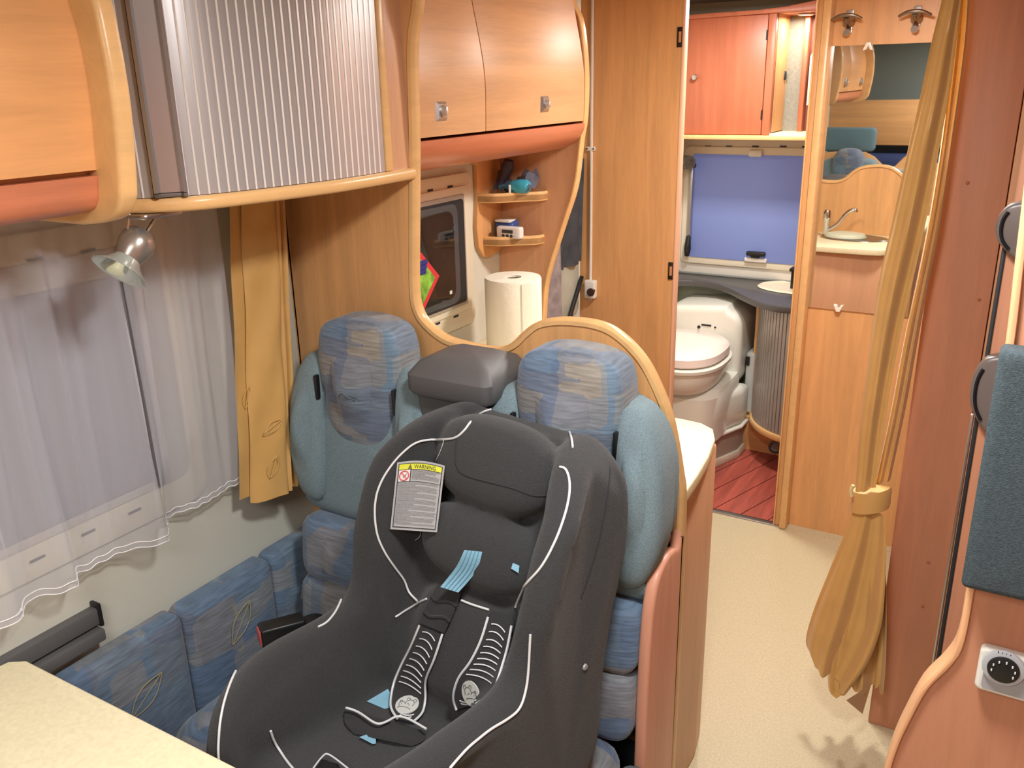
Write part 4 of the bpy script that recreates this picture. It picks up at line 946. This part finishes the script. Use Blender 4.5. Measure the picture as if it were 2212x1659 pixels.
# blue straps
ST = thing('x', None, None); ROOTS.remove(ST); bpy.data.objects.remove(ST)
o, sf = patch([(1003, 1188), (985, 1225), (951, 1268)], [(1042, 1192), (1028, 1235), (990, 1280)], 4, 6, .024, .002, BLUEW, 'harness_strap', cs_, 40, lbl='light blue harness webbing')
for s in (.2, .4, .6, .8): obj('webbing_rib', tube([sf(s, t/8, .0012) for t in range(9)], .0008, 5), pm('blue_rib', (110, 156, 182), .6), o)
patch([(1108, 1216), (1104, 1228)], [(1122, 1222), (1120, 1238)], 3, 3, .004, .002, BLUEW, 'harness_strap', cs_, 3)
patch([(838, 1488), (792, 1515)], [(845, 1500), (840, 1535)], 4, 4, .005, .002, BLUEW, 'hip_strap', cs_, 3)
patch([(812, 1580), (776, 1592)], [(812, 1606), (805, 1607)], 4, 4, .012, .002, BLUEW, 'crotch_strap', cs_, 3)
# sleeve above left pad
o, sf = patch([(946, 1262), (925, 1300), (905, 1345)], [(996, 1283), (980, 1325), (960, 1368)], 5, 6, .015, .008, BLKT, 'strap_sleeve', cs_, bulge=.004)
for t_ in (.35, .7): obj('fold', tube([sf(s/6, t_+.05*math.sin(s), .001) for s in range(7)], .003, 6), BLKT, o)
o, sf = patch([(1060, 1318), (1056, 1345), (1053, 1362)], [(1106, 1330), (1110, 1350), (1108, 1366)], 4, 5, .010, .006, BLKT, 'strap_sleeve', cs_, bulge=.003)
# harness pads
def hpad(Lp, Rp, flip, disc):
    o, sf = patch(Lp, Rp, 5, 8, .016, .007, BLKT, 'harness_pad', cs_, 10, 'black harness pad with reflective arcs and bear badge', .004)
    for s in (.04, .96):
        obj('reflective_edge', tube([sf(s, t/24, .001) for t in range(25)], .0022, 6), PIPE, o)
    for i in range(9):
        t0 = .05+i*.060; w = .27+.008*i
        obj('reflective_arc', tube([sf(.5+w*(k/5-1)*1.0, t0+.022*((k/5-1)**2)+.03*(k/10-.5), .0015) for k in range(11)], .0011, 6), PIPE, o)
    for i in range(2):
        t0 = .885+i*.045; w = .26-.04*i
        obj('reflective_arc', tube([sf(.5+w*(k/5-1), t0-.035*((k/5-1)**2), .0015) for k in range(11)], .0012, 6), PIPE, o)
    # round badge with two little bears
    ct_, tt = .5, .74
    c = sf(ct_, tt, .005); ex = (sf(ct_+.1, tt, .002)-sf(ct_-.1, tt, .002)).normalized(); ey = -(sf(ct_, tt+.05, .002)-sf(ct_, tt-.05, .002)).normalized(); ey = (ey-ex*ey.dot(ex)).normalized(); ez = ex.cross(ey)
    if ez.dot(EYE-c) < 0: ez = -ez
    R_ = .021
    bd = obj('bear_badge', lathe([(R_, -.001), (R_, .001), (0, .0016)], c, (ex, ey, ez), 32), pm('badge_silver', (196, 198, 194), .35), o, label='round silver badge with two outlined bears')
    ln = pm('badge_line', (60, 60, 62), .6); bm = bmesh.new(); fx = -1 if flip else 1
    def arc(cx, cy, r, a0, a1, ry=None):
        ry = ry or r
        add(bm, tube([c+ex*fx*(cx+r*math.cos(a0+(a1-a0)*k/12))*R_+ey*(cy+ry*math.sin(a0+(a1-a0)*k/12))*R_+ez*.0019 for k in range(13)], .0004, 5))
    arc(.2, .12, .38, -.6, 3.6); arc(.52, .50, .15, -1.2, 3.0); arc(-.10, .52, .14, 0, 4.0); arc(-.42, -.10, .26, .4, 4.4); arc(-.62, .16, .10, 0, 4.4); arc(.0, -.52, .62, 2.6, 3.6, .14); arc(0, -.46, .52, -.2, 3.4, .12); arc(.08, .05, .03, 0, 6.3); arc(-.45, -.12, .02, 0, 6.3); arc(.22, .0, .06, 3.6, 6.0)
    obj('bear_outline', bm, ln, o)
hpad([(904, 1350), (885, 1395), (862, 1440), (846, 1480), (841, 1525), (858, 1553)], [(958, 1370), (940, 1425), (922, 1470), (922, 1510), (915, 1540), (893, 1560)], False, None)
hpad([(1052, 1332), (1035, 1385), (1012, 1430), (986, 1465), (976, 1505), (984, 1534)], [(1107, 1352), (1098, 1400), (1087, 1440), (1072, 1485), (1050, 1508), (1030, 1520)], True, None)
# crotch pad with piping edge, buckle
o, sf = patch([(745, 1532), (745, 1560), (765, 1585)], [(920, 1580), (915, 1600), (890, 1612)], 4, 12, .010, .010, BLKT, 'crotch_pad', cs_, 10, None, .010)
cp = [(744, 1531), (775, 1543), (812, 1567), (835, 1563), (857, 1552), (882, 1557), (921, 1579)]
o_ = [EYE+(q-EYE)*.982 for q in lay(cp, .004)]
obj('piping', tube(o_, .0021, 8), PIPE, cs_, label='silver grey piping')
patch([(694, 1640), (680, 1665)], [(730, 1650), (745, 1680)], 3, 4, .010, .012, BLKP, 'adjuster_cover', cs_, 3)
obj('adjuster_edge', tube([EYE+(q-EYE)*.985 for q in lay([(676, 1664), (697, 1637), (712, 1634), (752, 1664)], .003)], .0014, 6), PIPE, cs_)
# rivet on the side
h_ = hit(1262, 1440, .001)
if h_ is not None: obj('side_rivet', lathe([(.006, 0), (.005, .003), (0, .004)], h_, (FV, Vector((0, 0, 1)), RV), 14), pm('rivet', (150, 150, 150), .4), cs_)
# small pad wedge showing the back of shell at right
# ---- warning label
lbz = thing('warning_label', 'silver printed WARNING label with yellow header on the child seat wing', 'label')
cor = [(858, 999), (961, 1006), (944, 1150), (843, 1143)]
ch = [hit(u, v, .0) for u, v in cor]
mid = hit(900, 1075)
dm = sum((h-EYE).length for h in ch)/4
def LB(s, t, lift=0):  # s right 0..1, t down 0..1
    u = (cor[0][0]*(1-s)+cor[1][0]*s)*(1-t)+(cor[3][0]*(1-s)+cor[2][0]*s)*t
    v = (cor[0][1]*(1-s)+cor[1][1]*s)*(1-t)+(cor[3][1]*(1-s)+cor[2][1]*s)*t
    v -= 7*math.sin(PI*s)*(1-t)
    D = [(h-EYE).length for h in ch]
    dd = (D[0]*(1-s)+D[1]*s)*(1-t)+(D[3]*(1-s)+D[2]*s)*t
    return EYE+ray(u, v).normalized()*(dd-.006-.004*math.sin(PI*s)-lift)
obj('sheet', slab2([[LB(i/10, j/14) for i in range(11)] for j in range(15)], .0008), pm('label_silver', (206, 208, 212), .28, metal=.45), lbz)
def lrect(s0, s1, t0, t1, lift, mat, name, n=8):
    return obj(name, grid([[LB(s0+(s1-s0)*i/n, t0+(t1-t0)*j/2, lift) for i in range(n+1)] for j in range(3)]), mat, lbz, smooth=False)
INK = pm('label_ink', (52, 52, 56), .5); YEL = pm('label_yellow', (222, 226, 70), .4); REDI = pm('label_red', (214, 96, 96), .5)
for s0, s1, t0, t1 in ((.04, .96, .030, .040), (.04, .96, .955, .968), (.04, .055, .03, .968), (.945, .96, .03, .968), (.055, .945, .118, .126), (.055, .945, .295, .302), (.30, .315, .12, .30)):
    lrect(s0, s1, t0, t1, .0012, INK, 'frame_line')
lrect(.055, .945, .04, .118, .0012, YEL, 'yellow_header')
obj('warning_triangle', grid([[LB(.24, .113, .0018), LB(.33, .113, .0018)], [LB(.285, .045, .0018), LB(.286, .045, .0018)]]), pm('tri_grey', (110, 110, 70), .5), lbz)
lrect(.06, .298, .128, .293, .0012, pm('picto_white', (232, 230, 232), .4), 'pictogram_ground')
ring = [LB(.178+.095*math.cos(a*PI/14), .21+.068*math.sin(a*PI/14), .002) for a in range(29)]
obj('prohibition_ring', add(tube(ring, .0011, 6), tube([LB(.115, .162, .002), LB(.24, .258, .002)], .0010, 6)), REDI, lbz)
obj('pictogram_lines', add(tube([LB(.16, .235, .0018), LB(.19, .215, .0018), LB(.22, .19, .0018)], .0006, 5), tube([LB(.16, .20, .0018), LB(.21, .235, .0018)], .0005, 5)), INK, lbz)
rr = random.Random(4); bm = bmesh.new()
def txtrow(s0, s1, t, hh):
    s = s0
    while s < s1:
        w = rr.uniform(.012, .05); e = min(s1, s+w)
        add(bm, grid([[LB(s, t, .0014), LB(e, t, .0014)], [LB(s, t+hh, .0014), LB(e, t+hh, .0014)]])); s = e+.006
for i in range(8): txtrow(.34, .93-rr.random()*.12 if i != 3 else .62, .140+i*.017, .0055)
for i in range(36):
    e = .93-rr.random()*.06
    if i in (2, 8, 13, 18, 23, 28, 33): e = rr.uniform(.3, .55)
    txtrow(.075, e, .315+i*.0172, .0052)
o = obj('small_print', bm, pm('print_grey', (96, 96, 100), .5), lbz, smooth=False); o['kind'] = 'stuff'
fc = bpy.data.curves.new('warning_text', 'FONT'); fc.body = 'WARNING'; fc.size = 1; fc.align_x = 'CENTER'
fo = bpy.data.objects.new('warning_text', fc); COL.objects.link(fo); dg.update(); fm = bpy.data.meshes.new_from_object(fo.evaluated_get(bpy.context.evaluated_depsgraph_get())); bpy.data.objects.remove(fo)
xs = [v.co.x for v in fm.vertices]; ys = [v.co.y for v in fm.vertices]; x0_, x1_, y0_, y1_ = min(xs), max(xs), min(ys), max(ys)
for v in fm.vertices:
    s = .37+.45*(v.co.x-x0_)/(x1_-x0_); t = .108-.056*(v.co.y-y0_)/(y1_-y0_); v.co = LB(s, t, .0020)
objm('warning_lettering', fm, INK, lbz, smooth=False)
th_ = [(925, 953), (962, 955)]
for P in ([(962, 950), (958, 965), (950, 985), (942, 1000)], [(908, 1148), (905, 1158), (895, 1166)]):
    o_ = lay(P, .003)
    if len(o_) > 2: obj('loose_thread', tube(o_, .0005, 5), PIPE, lbz)

# ================================================================ RIGHT SIDE
# tied gold curtain
rc = thing('gold_door_curtain', 'long gold satin curtain tied back beside the pink wood panel', 'curtain')
CYP = 1.98
def crow(uL, vL, uR, vR): 
    a = at(uL, vL, 'y', CYP); b = at(uR, vR, 'y', CYP); return a, b
def drape(rowsdef, nj, amp, freq, phase, name, dy=0, mat=GOLD, n=5, hemw=0):
    Lp = spline([at(r[0], r[1], 'y', CYP) for r in rowsdef], n); Rp = spline([at(r[2], r[3], 'y', CYP) for r in rowsdef], n)
    A = spline([Vector((r[4] if len(r) > 4 else amp, 0, 0)) for r in rowsdef], n); rows = []
    for i, (a, b) in enumerate(zip(Lp, Rp)):
        row = []
        for j in range(nj+1):
            s = j/nj; q = a.lerp(b, s); q.y += dy+A[i].x*math.sin(freq*s*2*PI+phase+i*.03)+A[i].x*.4*math.sin(freq*2.3*s*2*PI+i*.05+phase)
            row.append(q)
        rows.append(row)
    return obj(name, grid(rows, .0015), mat, rc)
drape([(2040, -40, 2082, -40, .006), (2035, 0, 2078, 0, .006), (2012, 93, 2067, 84, .008), (1990, 198, 2055, 180, .010), (1965, 304, 2036, 285, .012), (1948, 380, 2020, 375, .012), (1923, 498, 1998, 490, .014), (1902, 591, 1976, 590, .014), (1889, 675, 1957, 670, .014), (1875, 791, 1937, 765, .012), (1859, 919, 1913, 906, .010), (1850, 1060, 1893, 1050, .007)], 28, .01, 1.1, .4, 'front_drape', -.01)
drape([(2060, -40, 2090, -40, .004), (2050, 100, 2080, 100, .005), (2030, 300, 2052, 300, .006), (1998, 500, 2022, 500, .008), (1965, 664, 1994, 640, .008), (1945, 760, 1975, 745, .008), (1918, 906, 1948, 895, .008), (1885, 1060, 1914, 1055, .006)], 14, .008, 1.6, 2.0, 'rear_drape', .045)
drape([(1842, 1105, 1914, 1112, .006), (1815, 1174, 1916, 1180, .009), (1783, 1251, 1914, 1255, .014), (1751, 1334, 1905, 1345, .018), (1736, 1398, 1875, 1425, .020), (1752, 1430, 1830, 1490, .020)], 60, .02, 1.6, .9, 'lower_drape', .0)
drape([(1840, 1150, 1905, 1150, .010), (1815, 1290, 1912, 1290, .02), (1790, 1420, 1912, 1420, .022), (1783, 1490, 1907, 1497, .024), (1800, 1512, 1900, 1500, .024)], 50, .02, 2.2, 2.4, 'lower_drape', .03)
a = at(1843, 1075, 'y', CYP); b = at(1914, 1085, 'y', CYP)
tbm = loft([[Vector(((a.x+b.x)/2+math.cos(2*PI*k/28)*((b.x-a.x)/2+.004+dx), CYP+.015+math.sin(2*PI*k/28)*.035, z+.012*math.cos(2*PI*k/28))) for k in range(28)] for z, dx in ((a.z-.026, .002), (a.z-.015, .004), (a.z, .003), (a.z+.017, .004), (a.z+.026, .0))])
obj('tie_band', tbm, GOLD, rc, label='gold fabric tie-back band')
obj('tie_loop', tube([at(1843, 1048, 'y', CYP-.03), at(1838, 1060, 'y', CYP-.03), at(1840, 1072, 'y', CYP-.03)], .004, 8, 4), pm('loop_pale', (232, 214, 160), .4), rc)
crd = obj('door_curtain_rail', box(-.60, -.14, 1.965, 1.995, 1.865, 1.885, .004), WHITE); tag(crd, 'white rail carrying the gold curtain, above the picture', 'rail')

# near right panel with thermostat
fp = thing('room_divider', 'rounded wooden side panel at the lower right carrying the thermostat', 'panel')
fo_ = [(-.022, 1.90), (-.019, 1.60), (-.014, 1.45), (-.010, 1.356), (-.008, 1.20), (-.008, 1.079), (-.009, 1.00), (-.018, .965), (-.038, .924), (-.052, .871), (-.061, .826), (-.066, .77), (-.070, .6), (-.07, .3), (-.07, 0)]
fo_ = [(q.x, q.y) for q in spline([Vector((a, b, 0)) for a, b in fo_], 4)]
obj('board', prism([(x+.006, z) for x, z in fo_]+[(.75, 0), (.75, 1.90)], 'y', 1.0, 1.02), WP, fp)
bm = prism(fo_+[(x+.0085, z) for x, z in fo_[::-1]], 'y', .994, 1.030, .003)
obj('edge_band', bm, wood('beech_edge_warm', (226, 174, 130), 'z', rough=.4, contrast=.03), fp, label='lighter rounded edge band')
th = thing('thermostat', 'white heater thermostat with round black dial on the wooden side panel', 'thermostat')
obj('case', prism(rrect(.016, .160, .950, 1.006, .007), 'y', .985, 1.0, .004, 3), WHITE, th)
obj('face', prism(rrect(.0225, .150, .9555, .9995, .005), 'y', .9835, .986), pm('face_grey', (158, 160, 164), .5), th)
dc = at(2168, 1440, 'y', .985)
obj('dial_ring', lathe([(.0215, 0), (.0212, -.004), (.0175, -.005)], (dc.x, .984, dc.z), 'y', 40), pm('dial_silver', (176, 180, 186), .35), th)
obj('dial', lathe([(.0165, -.002), (.016, -.007), (.013, -.008), (0, -.0085)], (dc.x, .984, dc.z), 'y', 36), BLKP, th)
for k in range(7):
    a_ = PI*(1.05-.2*k); obj('dial_mark', box(dc.x+.0115*math.cos(a_)-.0007, dc.x+.0115*math.cos(a_)+.0007, .9745, .9758, dc.z+.0115*math.sin(a_)-.0012, dc.z+.0115*math.sin(a_)+.0012), pm('mark_white', (215, 215, 215), .5), th)
for k in range(4): obj('scale_mark', box(dc.x-.008+.004*k, dc.x-.0072+.004*k, .9795, .981, dc.z+.0185, dc.z+.0205), DKM, th)
obj('printed_line', box(.034, .052, .9828, .984, .9895, .9905), DKM, th)
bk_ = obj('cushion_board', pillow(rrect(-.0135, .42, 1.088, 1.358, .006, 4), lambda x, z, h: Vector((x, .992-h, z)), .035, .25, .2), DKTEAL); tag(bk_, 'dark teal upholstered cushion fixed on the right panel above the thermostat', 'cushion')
# light board strip above with rail
o = thing('entrance_door', 'entrance door edge with dark seal and two curved grey grab handles, between the pink panels', 'door')
obj('seal', box(-.040, -.034, 1.50, 1.512, .55, 1.39, .002), RUB, o)
obj('seal_strip', box(-.046, -.041, 1.50, 1.51, .55, 1.10, .001), SILV, o)
obj('door_leaf', box(-.034, .7, 1.50, 1.54, .3, 1.9, .005), WP, o)
def fin(zc, h, w, y, xr):
    pts = [(xr, zc+h), (xr-w*.55, zc+h*.86), (xr-w*.92, zc+h*.45), (xr-w, zc), (xr-w*.86, zc-h*.45), (xr-w*.45, zc-h*.85), (xr, zc-h*1.15)]
    pts = [(q.x, q.y) for q in spline([Vector((a, b, 0)) for a, b in pts], 5)]
    g = obj('grab_handle', prism(pts+[(xr+.03, zc-h*1.15), (xr+.03, zc+h)], 'y', y, y+.03, .006, 3), GREYH, o, label='smooth dark grey curved grab handle')
    obj('handle_ridge', tube([(a+w*.25, y-.002, b) for a, b in pts[8:-6]], .0028, 6), BLKP, g)
fin(1.402, .038, .030, 1.47, -.022); fin(1.150, .058, .030, 1.47, -.022)

# ================================================================ BEHIND THE CAMERA, seen only in the mirror
fpn = thing('front_partition', 'wavy wooden partition at the front seats, seen in the mirror', 'partition')
fw = [(XL, 1.06), (-1.40, 1.09), (-1.25, 1.105), (-1.10, 1.100), (-1.04, 1.07), (-.985, 1.02), (-.945, 1.0), (-.90, 1.01), (-.85, 1.07), (-.80, 1.11), (-.72, 1.12), (-.60, 1.0), (-.58, .8), (-.58, 0), (XL, 0)]
obj('board', prism(fw, 'y', -.50, -.48, .004), WD, fpn)
fs = thing('rear_facing_seat', 'blue patterned seat before the front partition, seen in the mirror', 'seat')
obj('backrest', pillow([(q.x, q.y) for q in spline([Vector((a, b, 0)) for a, b in ((-1.40, .45), (-.98, .45), (-.98, .95), (-1.01, 1.03), (-1.06, 1.06), (-1.30, 1.06), (-1.37, 1.03), (-1.41, .95))], 4, True)], lambda x, z, h: Vector((x, -.47+h, z)), .09, .45), TEAL, fs)
obj('headrest', pillow([(q.x, q.y) for q in spline([Vector((a, b, 0)) for a, b in ((-1.27, .95), (-1.12, .95), (-1.09, 1.05), (-1.12, 1.115), (-1.19, 1.13), (-1.26, 1.115), (-1.29, 1.05))], 4, True)], lambda x, z, h: Vector((x, -.44+h, z)), .12, .45), PF, fs)
cz = obj('front_seat_cushion', pillow(rrect(-1.44, -1.05, 1.10, 1.262, .03), lambda x, z, h: Vector((x, -.56+h, z)), .05), pm('cushion_blue', (96, 124, 134), .9)); tag(cz, 'blue-grey cushion behind the front partition, seen in the mirror', 'cushion')
zl = obj('alcove_front_board', box(XL, .4, -.92, -.90, 1.12, 1.435, .004), WDX); tag(zl, 'wide wooden board below the sleeping alcove, seen in the mirror', 'board')
al = obj('alcove_curtain', box(XL, .75, -1.10, -1.08, 1.40, 1.92), pm('alcove_grey', (112, 118, 112), .9)); tag(al, 'grey-green alcove lining seen at the top of the mirror', 'lining')
fb = obj('front_seat_blue', box(-1.35, -.3, -1.05, -.85, .5, 1.06, .06, 3), pm('front_navy', (44, 56, 96), .9)); tag(fb, 'navy blue seat backs in the dark cab, seen in the mirror', 'seat')

# ================================================================ put every thing's origin at its base
bpy.context.view_layer.update()
def desc(o):
    out = [o]
    for c in o.children: out += desc(c)
    return out
for r in ROOTS:
    D = [o for o in desc(r) if o.type == 'MESH']
    if not D: continue
    lo = Vector((1e9,)*3); hi = Vector((-1e9,)*3)
    for o in D:
        for c in o.bound_box:
            for k in range(3): lo[k] = min(lo[k], c[k]); hi[k] = max(hi[k], c[k])
    b = Vector(((lo.x+hi.x)/2, (lo.y+hi.y)/2, lo.z))
    for o in D: o.data.transform(Matrix.Translation(-b))
    r.location = b
